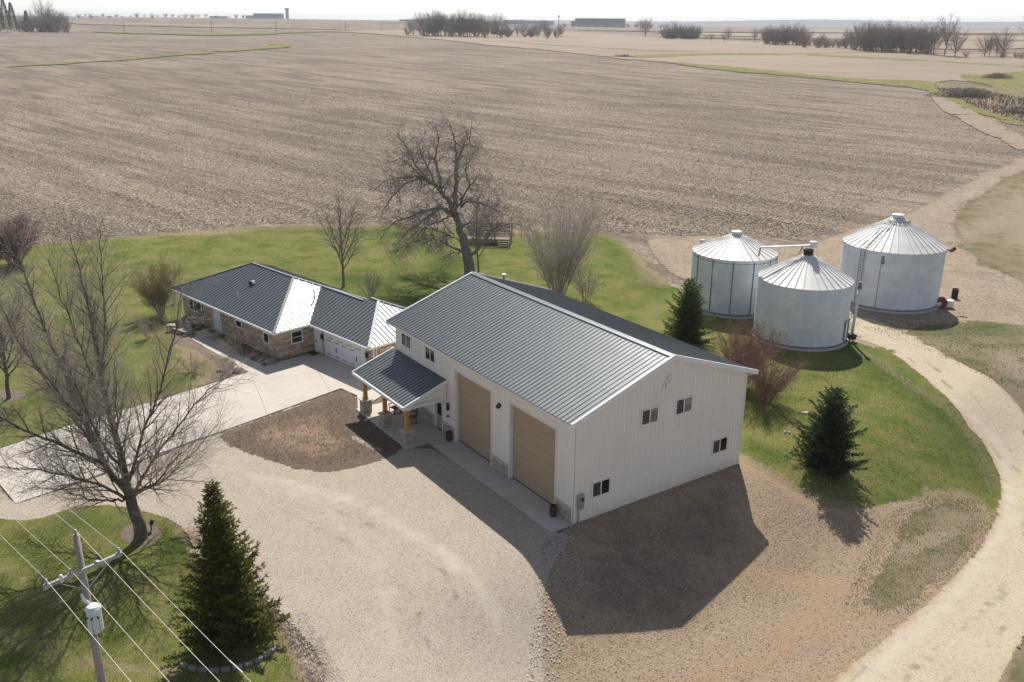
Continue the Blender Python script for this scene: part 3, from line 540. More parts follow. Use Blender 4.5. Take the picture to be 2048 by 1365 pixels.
    def panel_mesh(sgn):
        mb=MB(); yr=W_/2; ye=yr-sgn*run; up=Vector((0,-sgn*SLOPE,1)).normalized()
        def slab(xa,xb,h0,h1,m=0):
            p=[Vector((xa,ye,zl))+up*h0,Vector((xb,ye,zl))+up*h0,Vector((xb,yr-sgn*m,zr-SLOPE*m))+up*h0,Vector((xa,yr-sgn*m,zr-SLOPE*m))+up*h0]
            mb.prism(p,up*(h1-h0))
        slab(.002,wd-.002,-.04,0); slab(-.016,.016,-.001,.036,.05); slab(wd*.5-.02,wd*.5+.02,-.001,.006,.05)
        me=bpy.data.meshes.new('roof_panel'); me.from_pydata(mb.v,[],mb.f); me.update(); return me
    for sgn in (1,-1):
        me=panel_mesh(sgn)
        for i in range(n):
            o=link('roof_panel',me,M['charcoal_metal'],B); o.location=(x0+i*wd,0,0)
    up=.07
    mb=MB(); 
    for sg in (1,-1):
        d=Vector((0,-sg*1,-SLOPE)).normalized(); nn=Vector((0,-sg*SLOPE,1)).normalized(); a=Vector((0,W_/2,HR+.075))
        p=[a+Vector((x0-.01,0,0)),a+Vector((-x0-L_+.01,0,0)),a+Vector((-x0-L_+.01,0,0))+d*.24,a+Vector((x0-.01,0,0))+d*.24]
        if sg<0: p=p[::-1]
        mb.prism(p,-nn*.02)
    obj('ridge_cap',mb,M['charcoal_metal'],B)
    for xs in (x0,-x0-L_):
        for sg in (1,-1):
            ye=W_/2-sg*(run+.02); mb=MB(); w=.10
            xa,xb=(xs-.07,xs+.05) if xs<-5 else (xs-.05,xs+.07)
            mb.prism([(xa,ye,roofz(ye)-.19),(xa,W_/2,HR-.19),(xa,W_/2,HR+.085),(xa,ye,roofz(ye)+.085)],(xb-xa,0,0)); obj('rake_trim',mb,M['white_trim'],B)
    for sg,nm in ((1,'eave_trim'),(-1,'eave_trim')):
        ye=W_/2-sg*run; mb=MB(); y0,y1=(ye+.004,ye+.10) if sg>0 else (ye-.10,ye-.004)
        mb.box(x0+.05,-x0-L_-.05,y0,y1,roofz(ye)-.19,roofz(ye)-.045); obj('eave_trim',mb,M['trim_cream'],B)
        s=MB(); s.box(x0+.06,-x0-L_-.06,min(ye+sg*.11,W_/2-sg*W_/2),max(ye+sg*.11,W_/2-sg*W_/2),roofz(ye)-.17,roofz(ye)-.14); obj('soffit',s,M['white_trim'],B)
    # gable soffit infill
    for sg in (1,-1):
        mb=MB(); ye=W_/2-sg*run
        mb.prism([(.02,ye,roofz(ye)-.17),(.02,W_/2,HR-.17),(.02,W_/2,HR-.05),(.02,ye,roofz(ye)-.05)],(.27,0,0)); obj('soffit',mb,M['white_trim'],B)
    vp=MB(); vp.tube([(-18.2,W_/2+1.5,roofz(W_/2+1.5)),(-18.2,W_/2+1.5,roofz(W_/2+1.5)+.5)],.08,8); v=obj('vent_pipe',vp,M['grey_metal'],B); vc=MB(); vc.lathe([(0,.12),(.16,.1),(.16,0),(0,0)],10,(-18.2,W_/2+1.5,roofz(W_/2+1.5)+.5)); obj('cap',vc,M['grey_metal'],v)
    # wall light between doors
    lb=MB(); lb.prism([(-7.1,-.02,4.3),(-7.1,-.22,4.2),(-7.1,-.22,4.25),(-7.1,-.02,4.47)],(.3,0,0)); obj('wall_light',lb,M['black_metal'],B)
    lb=MB(); lb.box(-12.75,-12.62,-.2,-.04,1.95,2.25); lb.box(-12.72,-12.65,-.18,-.02,2.25,2.4); lb.box(-12.78,-12.59,-.24,-.05,2.4,2.43); lb.box(-12.75,-12.62,-.2,-.04,1.5,1.58); lan=obj('lantern',lb,M['black_metal'],B)
    # electric meter
    eb=MB(); eb.box(.03,.2,.22,.58,.85,1.7); e=obj('meter_box',eb,M['grey_metal'],B,bevel=.02); c=MB(); c.tube([(.09,.3,-.6),(.09,.3,.86)],.045,8); obj('conduit',c,M['grey_metal'],e)
    c=MB(); c.lathe([(0,.0),(.09,0),(.09,.1),(.0,.12)],12); 
    q=obj('meter_dial',c,M['glass_screen'],e); q.location=(.2,.42,1.45); q.rotation_euler=(0,R(90),0)
    # thin wire ornament high on the gable
    def curl(pts): 
        m=MB(); m.tube([(.05,y,z) for y,z in pts],.009,5); obj('wire_ornament',m,M['grey_metal'],B)
    ar=[(5.75+.55*t+.1*math.sin(3*t),6.35+.75*math.sin(math.pi*t*.62)) for t in [i/14 for i in range(15)]]; curl(ar)
    curl([(6.35+.16*math.cos(t),6.95+.2*math.sin(t)) for t in [R(20+k*22) for k in range(15)]]); curl([(6.1+.06*math.cos(t),6.55+.14*math.sin(t)) for t in [R(k*30) for k in range(13)]])
    # porch
    pz0,pz1,yo=2.78,3.90,-3.12; xa,xb=-20.02,-12.78; sl=(pz1-pz0)/(-yo)
    n=22; wd=(xb-xa)/n
    mb=MB(); upv=Vector((0,-sl,1)).normalized()
    def sb(m,x0_,x1_,h0,h1): 
        p=[Vector((x0_,yo,pz0))+upv*h0,Vector((x1_,yo,pz0))+upv*h0,Vector((x1_,-.01,pz1))+upv*h0,Vector((x0_,-.01,pz1))+upv*h0]; m.prism(p,upv*(h1-h0))
    sb(mb,.002,wd-.002,-.03,0); sb(mb,-.017,.017,-.001,.04)
    me=bpy.data.meshes.new('porch_roof_panel'); me.from_pydata(mb.v,[],mb.f); me.update()
    for i in range(n): o=link('porch_roof_panel',me,M['charcoal_metal'],B); o.location=(xa+i*wd,0,0)
    mb=MB(); mb.box(xa,xb,yo-.1,yo,pz0-.16,pz0+.02); obj('porch_eave_trim',mb,M['white_trim'],B)
    for x in (xa,xb):
        mb=MB(); mb.prism([(x-.05,yo-.1,pz0-.19),(x-.05,-.03,pz1-.16),(x-.05,-.03,pz1+.08),(x-.05,yo-.1,pz0+.06)],(.1,0,0)); obj('porch_rake_trim',mb,M['white_trim'],B)
        for k in range(4):
            y0=yo+.25+k*.72; y1=y0+.715; mb=MB(); xx=x-.28 if x>-15 else x+.25
            zz=lambda y:pz0+sl*(y-yo)-.04
            mb.prism([(xx,y0,pz0-.32),(xx,y1 if k<3 else -.02,pz0-.32),(xx,y1 if k<3 else -.02,zz(y1)),(xx,y0,zz(y0))],(.04,0,0)); 
            for j in range(2): yy=y0+.18+.36*j; mb.prism([(xx+.04,yy-.02,pz0-.32),(xx+.04,yy+.02,pz0-.32),(xx+.04,yy+.02,zz(yy)),(xx+.04,yy-.02,zz(yy))],(.02,0,0))
            obj('porch_gable_panel',mb,M['siding'],B)
    mb=MB(); mb.box(xa+.15,xb-.15,-2.85,-2.62,pz0-.34,pz0-.08); obj('porch_beam',mb,M['white_trim'],B)
    mb=MB(); mb.box(xa+.1,xb-.1,yo+.05,-.05,pz0-.08,pz0-.05); obj('porch_ceiling',mb,M['white_trim'],B)
    rg=random.Random(9)
    for a in (19.25,16.35,13.35):
        x=-a; y=-2.68
        col=obj('porch_column',MB().box(x-.12,x+.12,y-.12,y+.12,1.0,pz0-.34),M['wood_post'],B,bevel=.012)
        cb=obj('column_base',MB().box(x-.27,x+.27,y-.27,y+.27,.08,.94),M['mortar'],col)
        sm=MB()
        def p1(mb,u0,u1,z0,z1,d): mb.box(u0,u1,y-.27-d,y-.265,z0,z1)
        def p2(mb,u0,u1,z0,z1,d): mb.box(x+.265,x+.27+d,u0,u1,z0,z1)
        def p3(mb,u0,u1,z0,z1,d): mb.box(u0,u1,y+.265,y+.27+d,z0,z1)
        def p4(mb,u0,u1,z0,z1,d): mb.box(x-.27-d,x-.265,u0,u1,z0,z1)
        for pf,u in ((p1,x),(p2,y),(p3,x),(p4,y)): stones(sm,u-.3,u+.3,.1,.93,pf,rg,(.06,.12),(.12,.3),depth=(.02,.05))
        obj('stone_veneer',sm,M['veneer'],col,kind='stuff')
        cp=MB(); cp.box(x-.37,x+.37,y-.37,y+.37,.94,1.02); obj('cap_stone',cp,M['cap_stone'],col,bevel=.02)
        tr=MB(); tr.box(x-.16,x+.16,y-.16,y+.16,1.02,1.14); obj('post_base',tr,M['wood_post'],col)
barn()
def BW(x,y): c,s=math.cos(-BTH),math.sin(-BTH); return (BX+c*x-s*y,BY+s*x+c*y)
slab('porch_slab',[BW(-20.0,-3.1),BW(-12.75,-3.1),BW(-12.75,-.06),BW(-20.0,-.06)],-.1,.115,kind='structure')
root=empty('apron',(0,0,0),kind='structure')
for i in range(4):
    a0=-12.74+i*3.2; a1=a0+3.185
    o=slab('slab',[BW(a0,-1.5),BW(a1,-1.5),BW(a1,.235),BW(a0,.235)],-.1,.07); o.parent=root

# ------------------------------------------------------------------ ranch house
HX,HY,HTH=-18.144,66.405,.7808
HOUSE=empty('ranch_house',(HX,HY,-.1),-HTH,label='low stone ranch house with hipped charcoal metal roof and white garage door',cat='house')
def house():
    H=HOUSE; rg=random.Random(11); Lm,Wm,d,g,oh,ze,s=15.74,9.13,3.164,7.72,.717,2.66,.443
    Wg=6.84; 
    # core walls (x=-a)
    w=MB(); w.box(-Lm,0,0,Wm,0,ze-.15); obj('wall',w,M['mortar'],H)
    w=MB(); w.box(0,g,d,d+Wg,0,ze-.15); obj('wall',w,M['mortar'],H)
    def stonewall(u0,u1,plane,axis,holes,z1=ze-.17):
        # rectangles around holes
        mb=MB()
        def pl(m,a,b,z0_,z1_,dd):
            if axis=='y': m.box(a,b,plane-dd,plane+.005,z0_,z1_)
            else: m.box(plane-.005,plane+dd,a,b,z0_,z1_)
        xs=sorted(set([u0,u1]+[h for q in holes for h in q[:2]]))
        z=0.0
        while z<z1-.03:
            hh=min(rg.choice([.14,.2,.2,.27]),z1-z); u=u0
            segs=[(u0,u1)]
            for (a,b,c,e) in holes:
                if z+hh>c and z<e:
                    ns=[]
                    for (p,q) in segs:
                        if b<=p or a>=q: ns.append((p,q)); continue
                        if a>p: ns.append((p,a))
                        if b<q: ns.append((b,q))
                    segs=ns
            for (p,q) in segs:
                u=p
                while u<q-.01:
                    ww=rg.uniform(.3,.9)
                    if u+ww>q-.18: ww=q-u
                    pl(mb,u+.006,u+ww-.006,z+.006,z+hh-.006,rg.uniform(.03,.05)); u+=ww
            z+=hh
        obj('stone_facing',mb,M['ashlar'],H,kind='stuff')
    wf=[(-14.6,-11.85,.98,2.05),(-6.5,-5.45,1.3,1.98),(-2.2,-1.3,1.02,1.95)]; door=(-10.15,-9.0,.0,2.1)
    stonewall(-Lm,0,0,'y',wf+[door])
    stonewall(0,d,0,'x',[(1.12,2.2,1.08,2.14)])
    rec=[(.32,1.22,0,2.1),(1.72,6.98,0,2.05)]
    stonewall(0.05,g,d,'y',rec); stonewall(d,d+Wg,g,'x',[(4.6,5.1,1.35,2.0)])
    window(H,'w',-14.6,-13.75,.98,2.05,-.0,'y',('glass_dark',),None); window(H,'w',-13.75,-12.3,.98,2.05,0,'y',('glass_screen',),None); window(H,'w',-12.3,-11.85,.98,2.05,0,'y',('glass_dark',),None)
    window(H,'w',-6.5,-5.45,1.3,1.98,0,'y',('glass_dark',),None,.1); window(H,'w',-2.2,-1.3,1.02,1.95,0,'y',('glass_dark',),None,.1)
    window(H,'w',1.12,2.2,1.08,2.14,0,'x',('glass_screen','glass_dark'),'h',.1); window(H,'w',4.6,5.1,1.35,2.0,g,'x',('glass_dark',),None,.1)
    dn=obj('front_door',MB().box(-10.05,-9.1,-.03,.0,.12,2.05),M['white_trim'],H); 
    fr=MB(); fr.box(-10.17,-10.05,-.06,.0,0,2.12); fr.box(-9.1,-8.98,-.06,.0,0,2.12); fr.box(-10.05,-9.1,-.06,0,2.05,2.12); obj('door_frame',fr,M['white_trim'],H)
    for k in range(3): q=MB(); q.box(-9.9,-9.25,-.042,-.03,.3+k*.58,.75+k*.58); obj('door_panel',q,M['white_metal'],dn)
    q=MB(); q.box(-9.22,-9.17,-.08,-.03,.95,1.1); obj('handle',q,M['black_metal'],dn)
    sd=obj('side_door',MB().box(.38,1.15,d-.03,d,.06,2.0),M['white_trim'],H)
    fr=MB(); fr.box(.26,.38,d-.07,d,0,2.08); fr.box(1.15,1.27,d-.07,d,0,2.08); fr.box(.38,1.15,d-.07,d,2.0,2.08); obj('door_frame',fr,M['white_trim'],H)
    q=MB(); q.box(.44,.5,d-.09,d-.03,.92,1.12); obj('handle',q,M['black_metal'],sd)
    gd=obj('garage_door',MB().box(1.82,6.9,d-.03,d,.02,1.98),M['white_trim'],H)
    for r_ in range(4):
        q=MB(); q.box(1.84,6.88,d-.05,d-.031,.04+r_*.485,.04+r_*.485+.475); obj('door_section',q,M['white_trim'],gd)
    for x in (2.0,3.1,4.0,5.1): 
        for z in (.35,1.5):
            q=MB(); q.box(x,x+.55,d-.065,d-.05,z,z+.045); obj('strap_hinge',q,M['black_metal'],gd)
    for x in (3.25,5.9):
        q=MB(); q.box(x-.03,x+.03,d-.1,d-.05,.75,1.1); obj('handle',q,M['black_metal'],gd)
    for x in (2.2,3.4,4.6,5.8): q=MB(); q.box(x,x+.7,d-.06,d-.05,1.76,1.80); obj('door_pane',q,M['glass_dark'],gd)
    fr=MB(); fr.box(1.68,1.82,d-.08,d,0,2.1); fr.box(6.9,7.04,d-.08,d,0,2.1); fr.box(1.82,6.9,d-.08,d,1.98,2.1); obj('door_frame',fr,M['white_trim'],H)
    for x in (1.45,7.3): q=MB(); q.box(x-.08,x+.08,d-.22,d-.04,1.45,1.75); q.box(x-.12,x+.12,d-.26,d-.03,1.75,1.79); obj('lantern',q,M['black_metal'],H)
    ds=MB(); ds.box(g+.03,g+.12,d+.35,d+.45,0,ze-.2); ds.box(g+.03,g+.12,d+.1,d+.2,0,ze-.2); obj('downspout',ds,M['white_trim'],H)
    # roof faces in (a,b) ; X=-a
    e=oh; R_=(Wm+2*oh)/2; rb=Wm/2; A1=Lm+e; A0=-e; dn_=d-e; Rg=4.139; ga=-g-e; rid=dn_+3.70
    F=[]
    F.append(([(A0,-e),(A1,-e),(A1-R_,rb),(A0+R_,rb)],'b',1,-e))
    F.append(([(A0,Wm+e),(A1,Wm+e),(A1-R_,rb),(A0+R_,rb)],'b',-1,Wm+e))
    F.append(([(A1,-e),(A1,Wm+e),(A1-R_,rb)],'a',-1,A1))
    F.append(([(A0,-e),(A0,Wm+e),(A0+R_,rb)],'a',1,A0))
    F.append(([(A0,dn_),(ga,dn_),(ga+Rg,dn_+Rg),(-3.3,dn_+Rg),(-3.3+(dn_+Rg-rid),rid),(A0+3.70,rid)],'b',1,dn_))
    F.append(([(A0+3.70,rid),(-2.86,rid),(-2.86,Wm+e),(A0,Wm+e)],'b',-1,Wm+e))
    gb=dn_+2*Rg
    F.append(([(ga,gb),(.839,gb),(-3.3,dn_+Rg),(ga+Rg,dn_+Rg)],'b',-1,gb))
    F.append(([(ga,dn_),(ga,gb),(ga+Rg,dn_+Rg)],'a',1,ga))
    F.append(([(-3.3,dn_+Rg),(-3.3+(dn_+Rg-rid),rid),(.839,gb-.0)],'a',-1,.839))
    for poly,ax,sg,o0 in F:
        zf=(lambda a,b:ze+s*sg*((b if ax=='b' else a)-o0))
        pts=[Vector((-a,b,zf(a,b))) for a,b in poly]
        nrm=Vector((0,-s*sg,1)).normalized() if ax=='b' else Vector((s*sg,0,1)).normalized()
        ar=area([(p.x,p.y) for p in pts]); pts=pts if ar>0 else pts[::-1]
        mb=MB(); mb.prism([p-nrm*.04 for p in pts],nrm*.04); face=obj('roof_face',mb,M['charcoal_metal'],H)
        rb_=MB(); us=[(q[0] if ax=='b' else q[1]) for q in poly]; u=min(us)+.2
        while u<max(us)-.1:
            cr=[]; n=len(poly)
            for i in range(n):
                p,q=poly[i],poly[(i+1)%n]; pu,qu=(p[0],q[0]) if ax=='b' else (p[1],q[1]); pv,qv=(p[1],q[1]) if ax=='b' else (p[0],q[0])
                if (pu>u)!=(qu>u): t=(u-pu)/(qu-pu); cr.append(pv+(qv-pv)*t)
            cr.sort()
            for v0,v1 in zip(cr[::2],cr[1::2]):
                if abs(v1-v0)<.15: continue
                pa=(u,v0) if ax=='b' else (v0,u); pb=(u,v1) if ax=='b' else (v1,u)
                A=Vector((-pa[0],pa[1],zf(*pa)))+nrm*.02; B_=Vector((-pb[0],pb[1],zf(*pb)))+nrm*.02; rb_.bar(A,B_,.045,.045,nrm)
            u+=.405
        obj('roof_seams',rb_,M['charcoal_metal'],face,kind='stuff')
    # hip and ridge caps
    def Z(a,b,ax,sg,o0): return ze+s*sg*((b if ax=='b' else a)-o0)
    caps=[((A0,-e),(A0+R_,rb),ze,ze+s*R_),((A0+R_,rb),(A1-R_,rb),ze+s*R_,ze+s*R_),((A1-R_,rb),(A1,-e),ze+s*R_,ze),((A1-R_,rb),(A1,Wm+e),ze+s*R_,ze),((A0+R_,rb),(A0,Wm+e),ze+s*R_,ze),
      ((ga,dn_),(ga+Rg,dn_+Rg),ze,ze+s*Rg),((ga+Rg,dn_+Rg),(-3.3,dn_+Rg),ze+s*Rg,ze+s*Rg),((ga+Rg,dn_+Rg),(ga,gb),ze+s*Rg,ze),((-2.86,rid),(A0+3.70,rid),ze+s*3.7,ze+s*3.7)]
    for p,q,z0,z1 in caps:
        mb=MB(); mb.bar((-p[0],p[1],z0+.03),(-q[0],q[1],z1+.03),.2,.05); obj('hip_cap',mb,M['charcoal_metal'],H)
    # fascia / gutters
    for (x0,x1,y0,y1) in ((-A1-.06,e+.06,-e-.09,-e),(e,e+.09,-e,dn_-.08),(e,g+e+.05,dn_-.09,dn_),(g+e,g+e+.09,dn_-.05,gb),(-A1-.09,-A1,-e,Wm+e),(-A1,e,Wm+e,Wm+e+.09),(0,g+e,gb,gb+.09)):
        mb=MB(); mb.box(x0,x1,y0,y1,ze-.17,ze-.01); obj('gutter',mb,M['white_trim'],H,bevel=.01)
    for (x0,x1,y0,y1) in ((-A1,e,-e,Wm+e),(e,g+e,dn_,gb)):
        mb=MB(); mb.box(x0+.01,x1-.01,y0+.01,y1-.01,ze-.16,ze-.14); obj('soffit',mb,M['white_trim'],H)
    # roof vents
    def roofpt(a,b): return ze+s*(b+e)
    q=MB(); q.box(-8.2,-7.85,2.4,2.75,roofpt(0,2.5),roofpt(0,2.5)+.3); obj('roof_vent',q,M['black_metal'],H); q=MB(); q.box(-7.84,-7.6,2.5,2.7,roofpt(0,2.5)+.1,roofpt(0,2.5)+.34); obj('roof_vent',q,M['white_metal'],H)
    q=MB(); q.tube([(-7.4,.9,roofpt(0,.9)-.05),(-7.4,.9,roofpt(0,.9)+.5)],.05,8); obj('vent_pipe',q,M['white_metal'],H)
    q=MB(); q.tube([(-1.7,4.6,ze+s*2.0),(-1.7,4.6,ze+s*2.4+.8)],.05,8); obj('vent_pipe',q,M['rust'],H)
    st=MB(); st.box(-10.6,-8.7,-1.7,-.05,0,.2); obj('door_step',st,M['concrete'],H,bevel=.02)
house()
def HWd(x,y): c,s=math.cos(-HTH),math.sin(-HTH); return (HX+c*x-s*y,HY+s*x+c*y)
def floor_mat(x,y,rz,label):
    o=empty('door_mat',(x,y,0),rz,label=label,cat='door mat'); q=MB(); q.box(-.45,.45,-.28,.28,.115,.135); obj('mat_body',q,M['mat_brown'],o)
    q=MB(); q.box(-.38,.38,-.21,.21,.135,.142); obj('mat_pile',q,M['dark_rust'],o)
p=HWd(.75,2.55); floor_mat(p[0],p[1],-HTH,'brown door mat in front of the white side door')
p=HWd(-9.6,-.55); q=empty('door_mat',(p[0],p[1],.1),-HTH,label='dark mat on the step before the front door of the house',cat='door mat'); m_=MB(); m_.box(-.6,.6,-.3,.3,0,.02); obj('mat_body',m_,M['mat_brown'],q)
m_=MB(); m_.box(-.5,.5,-.22,.22,.02,.027); obj('mat_pile',m_,M['dark_rust'],q)

# ------------------------------------------------------------------ grain bins
def grain_bin(x,y,r,ze,za,cap,label,nseg=36,seams=0,over=.0,darkcap=False):
    B=empty('grain_bin',(x,y,0),0,label=label,cat='grain bin',group='round galvanised grain bins')
    prof=[]; z=0; 
    prof=[(r,0)]
    k=int(ze/.1)
    for i in range(k): prof+=[(r+.012,ze*i/k+.025),(r+.012,ze*i/k+.05),(r-.02,ze*i/k+.085)]
    prof.append((r,ze)); 
    w=MB(); w.lathe(prof,96); obj('bin_wall',w,M['galvanised'],B,smooth=True)
    f=MB(); f.lathe([(0,.1),(r+.2,.1),(r+.22,.07),(r+.24,-.4)],64); obj('concrete_pad',f,M['concrete'],B)
    f=MB(); f.lathe([(r+.01,.15),(r+.05,.16),(r+.05,.28),(r+.01,.3)],64); obj('base_ring',f,M['bin_seam'],B)
    # roof panel wedge with raised rib
    re=r+over+.06; rc=cap; h=za-ze; ang=2*math.pi/nseg; mb=MB()
    def pt(rr,t,dz=0): return (rr*math.cos(t),rr*math.sin(t),ze+h*(re-rr)/(re-rc)+dz)
    mid=(re+rc)/2
    v=[pt(rc,0),pt(re,0),pt(re,ang),pt(rc,ang),pt(re,0,-.05),pt(re,ang,-.05)]
    mb.add(v,[(0,1,2,3),(1,4,5,2)])
    mb.bar(pt(rc,0,.02),pt(re,0,.02),.05,.075)
    me=bpy.data.meshes.new('roof_panel'); me.from_pydata(mb.v,[],mb.f); me.update()
    for i in range(nseg):
        o=link('roof_panel',me,M['bin_roof'],B); o.rotation_euler=(0,0,i*ang)
    c=MB()
    if not darkcap: c.lathe([(cap+.02,za-.06),(cap+.02,za+.02),(cap-.06,za+.12),(cap-.06,za+.2),(cap+.06,za+.22),(cap+.04,za+.3),(0,za+.36)],28); obj('roof_cap',c,M['bin_roof'],B,smooth=False)
    else:
        c.lathe([(cap+.03,za-.1),(cap+.03,za+.1),(cap-.02,za+.12)],28); obj('cap_ring',c,M['rust'],B)
        c=MB(); c.lathe([(cap-.04,za+.1),(cap+.0,za+.14),(cap-.0,za+.3),(cap-.05,za+.34),(cap+.02,za+.36),(cap+.02,za+.5),(cap-.1,za+.5),(cap-.12,za+.2),(0,za+.2)],28); obj('roof_cap',c,M['black_metal'],B)
    for i in range(seams):
        t=R(180+20+i*28); q=MB(); q.bar((( r+.03)*math.cos(t),(r+.03)*math.sin(t),.2),((r+.03)*math.cos(t),(r+.03)*math.sin(t),ze-.1),.07,.06,(math.cos(t),math.sin(t),0)); obj('stiffener',q,M['bin_seam'],B)
    return B
def onwall(r,deg,z=0): t=R(deg); return Vector((r*math.cos(t),r*math.sin(t),z))
# angle convention: 270 deg faces the camera side
B1=grain_bin(20.47,81.71,3.80,5.28,6.85,.42,'small grain bin at the back left with vertical stiffener posts on its wall',32,8)
B2=grain_bin(24.40,73.12,3.78,5.12,7.05,.38,'front grain bin with black open cap and grain auger across the top',36,0,0,True)
B3=grain_bin(36.11,84.23,4.56,5.58,8.0,.5,'largest grain bin farthest right with a ladder up its wall and roof',40,0)
def plate(B,r,a0,a1,z0,z1,m,name,th=.03):
    mb=MB(); n=max(2,int((a1-a0)/4)); v=[];f=[]
    for i in range(n+1):
        t=a0+(a1-a0)*i/n
        for rr in (r,r+th):
            for z in (z0,z1): v.append(onwall(rr,t,z))
    for i in range(n):
        b=i*4; f+=[(b+2,b+6,b+7,b+3),(b,b+1,b+5,b+4),(b+1,b+3,b+7,b+5),(b,b+4,b+6,b+2)]
    f+=[(0,2,3,1),(n*4,n*4+1,n*4+3,n*4+2)]; mb.add(v,f); return obj(name,mb,M[m],B)
plate(B1,3.81,226,237,3.6,4.5,'bin_roof','hatch'); plate(B1,3.81,180,360,4.93,4.97,'bin_seam','seam',.015)
dr=plate(B2,3.79,318,332,.5,2.0,'galvanised','bin_door'); q=MB()
for a,z0,z1 in ((318,.45,2.05),(332,.45,2.05)): q.bar(onwall(3.86,a,z0),onwall(3.86,a,z1),.07,.07)
q.tube([onwall(3.9,317,2.1),onwall(3.95,325,2.12),onwall(3.9,333,2.1)],.05,6); obj('door_frame',q,M['bin_seam'],dr)
plate(B2,3.785,181,359,4.5,4.52,'galvanised','seam',.012)
plate(B2,3.785,181,359,3.55,3.57,'galvanised','seam',.012)
plate(B3,4.565,181,359,2.8,2.82,'galvanised','seam',.012)
for a in (236,): plate(B3,4.565,a,a+.5,.2,5.2,'bin_seam','seam',.03)
def ladder(B,r,ang,ze,za,cap):
    q=MB()
    for da in (-.22,.22):
        t=R(ang); s=Vector((-math.sin(t),math.cos(t),0))*da
        q.bar(onwall(r+.12,ang,.4)+s,onwall(r+.12,ang,ze)+s,.04); q.bar(onwall(r+.1,ang,ze+.12)+s,onwall(cap+.3,ang,za+.08)+s,.04)
    L=obj('ladder',q,M['bin_seam'],B)
    t=R(ang); s=Vector((-math.sin(t),math.cos(t),0))*.22; k=int(ze/.3)
    for i in range(k):
        m=MB(); p=onwall(r+.12,ang,.5+i*.3); m.bar(p-s,p+s,.03); obj('rung',m,M['bin_seam'],L)
    for i in range(9):
        f=i/9; m=MB(); p=onwall(r+.1,ang,ze+.12).lerp(onwall(cap+.3,ang,za+.08),f); m.bar(p-s,p+s,.03); obj('rung',m,M['bin_seam'],L)
ladder(B3,4.56,214,5.58,8.0,.5)
for i in range(6):
    t=R(215+i*22); q=MB(); p=onwall(1.1,215+i*22,7.78); q.obox(p,(-math.sin(t),math.cos(t),0),(math.cos(t),math.sin(t),-.5),(0,0,1),.16,.03,.05); obj('roof_bracket',q,M['bin_seam'],B3)
q=MB(); q.box(-.2,.2,-.15,.15,0,.4); o=obj('roof_vent',q,M['grey_metal'],B1); o.location=(-2.55,2.3,5.4)
q=MB(); q.tube([onwall(4.5,350,5.3),onwall(5.1,350,5.0)],.06,6); q.tube([onwall(5.1,350,5.0),onwall(5.5,350,5.35)],.18,8); obj('spout',q,M['rust'],B3)
q=MB(); q.tube([onwall(4.6,238,5.2),onwall(4.75,238,4.7)],.07,6); q.tube([onwall(4.75,238,4.7),onwall(4.8,238,4.5)],.13,8); obj('spout',q,M['bin_seam'],B3)
# auger across the top of the front bin, wall auger at its side
q=MB(); a0=Vector((24.4,73.12,7.95))-Vector((24.4,73.12,0)); q.tube([(.15,0,7.85),(-3.6,1.3,7.35)],.09,8); au=obj('auger_tube',q,M['white_metal'],B2)
q=MB(); q.box(.05,.6,-.25,.25,7.7,8.2); obj('motor_box',q,M['white_trim'],B2,bevel=.03)
q=MB(); 
for dx,dy in ((-.9,.2),(-.6,.5),(-.1,.3)): q.bar((-.5,.2,7.72),(dx,dy,6.75),.04)
obj('auger_brace',q,M['bin_seam'],B2)
q=MB(); q.tube([(-3.6,1.3,7.35),(-3.7,1.35,6.6)],.08,8); obj('auger_spout',q,M['grey_metal'],B2)
GA=empty('grain_auger',(28.35,71.7,0),0,label='upright grain auger pipe with dark gearbox beside the front grain bin door',cat='grain auger')
q=MB(); q.tube([(0,0,.55),(.15,.1,4.6)],.12,10); obj('auger_pipe',q,M['white_metal'],GA,smooth=True)
q=MB(); q.tube([(.15,.1,4.6),(.16,.1,4.75)],.2,8); q.tube([(.16,.1,4.75),(.17,.12,5.15)],.15,8); obj('auger_head',q,M['bin_seam'],GA)
q=MB(); q.box(-.3,.3,-.25,.25,.25,.7); q.tube([(-.4,0,.5),(.45,.1,.5)],.12,8); obj('gearbox',q,M['black_metal'],GA,bevel=.03)
q=MB(); q.bar((.05,.0,2.9),(-.9,.4,2.95),.05); obj('bracket',q,M['grey_metal'],GA)
q=MB(); q.bar((-.2,-.15,.3),(-.25,-.2,-.02),.06); q.bar((.2,.15,.3),(.25,.2,-.02),.06); obj('stand',q,M['rust'],GA)
# bin fan and drum beside the big bin
p=(40.63, 81.64); FN=empty('bin_fan',(p[0],p[1],0),R(-15),label='rusty white centrifugal drying fan at the foot of the largest bin',cat='fan')
q=MB(); q.tube([(-1.3,0,.35),(-.4,0,.38)],[.3,.36],12); obj('fan_duct',q,M['white_metal'],FN); q=MB(); q.tube([(-.3,-.3,.5),(-.3,.3,.5)],.46,16); obj('fan_housing',q,M['rust'],FN); q=MB(); q.box(.1,.7,-.28,.28,.1,.75); obj('motor_cover',q,M['white_trim'],FN,bevel=.05)
p=(42.96, 84.77); DM=empty('steel_drum',(p[0],p[1],0),0,label='rusty burn barrel standing right of the largest grain bin',cat='barrel')
q=MB(); q.lathe([(0,.02),(.3,.02),(.3,.28),(.315,.3),(.3,.32),(.3,.6),(.315,.62),(.3,.64),(.3,.92),(.27,.92),(.27,.3),(0,.3)],18); obj('drum_wall',q,M['dark_rust'],DM); q=MB(); q.lathe([(.3,.9),(.32,.91),(.32,.94),(.28,.94)],18); obj('rim',q,M['rust'],DM)

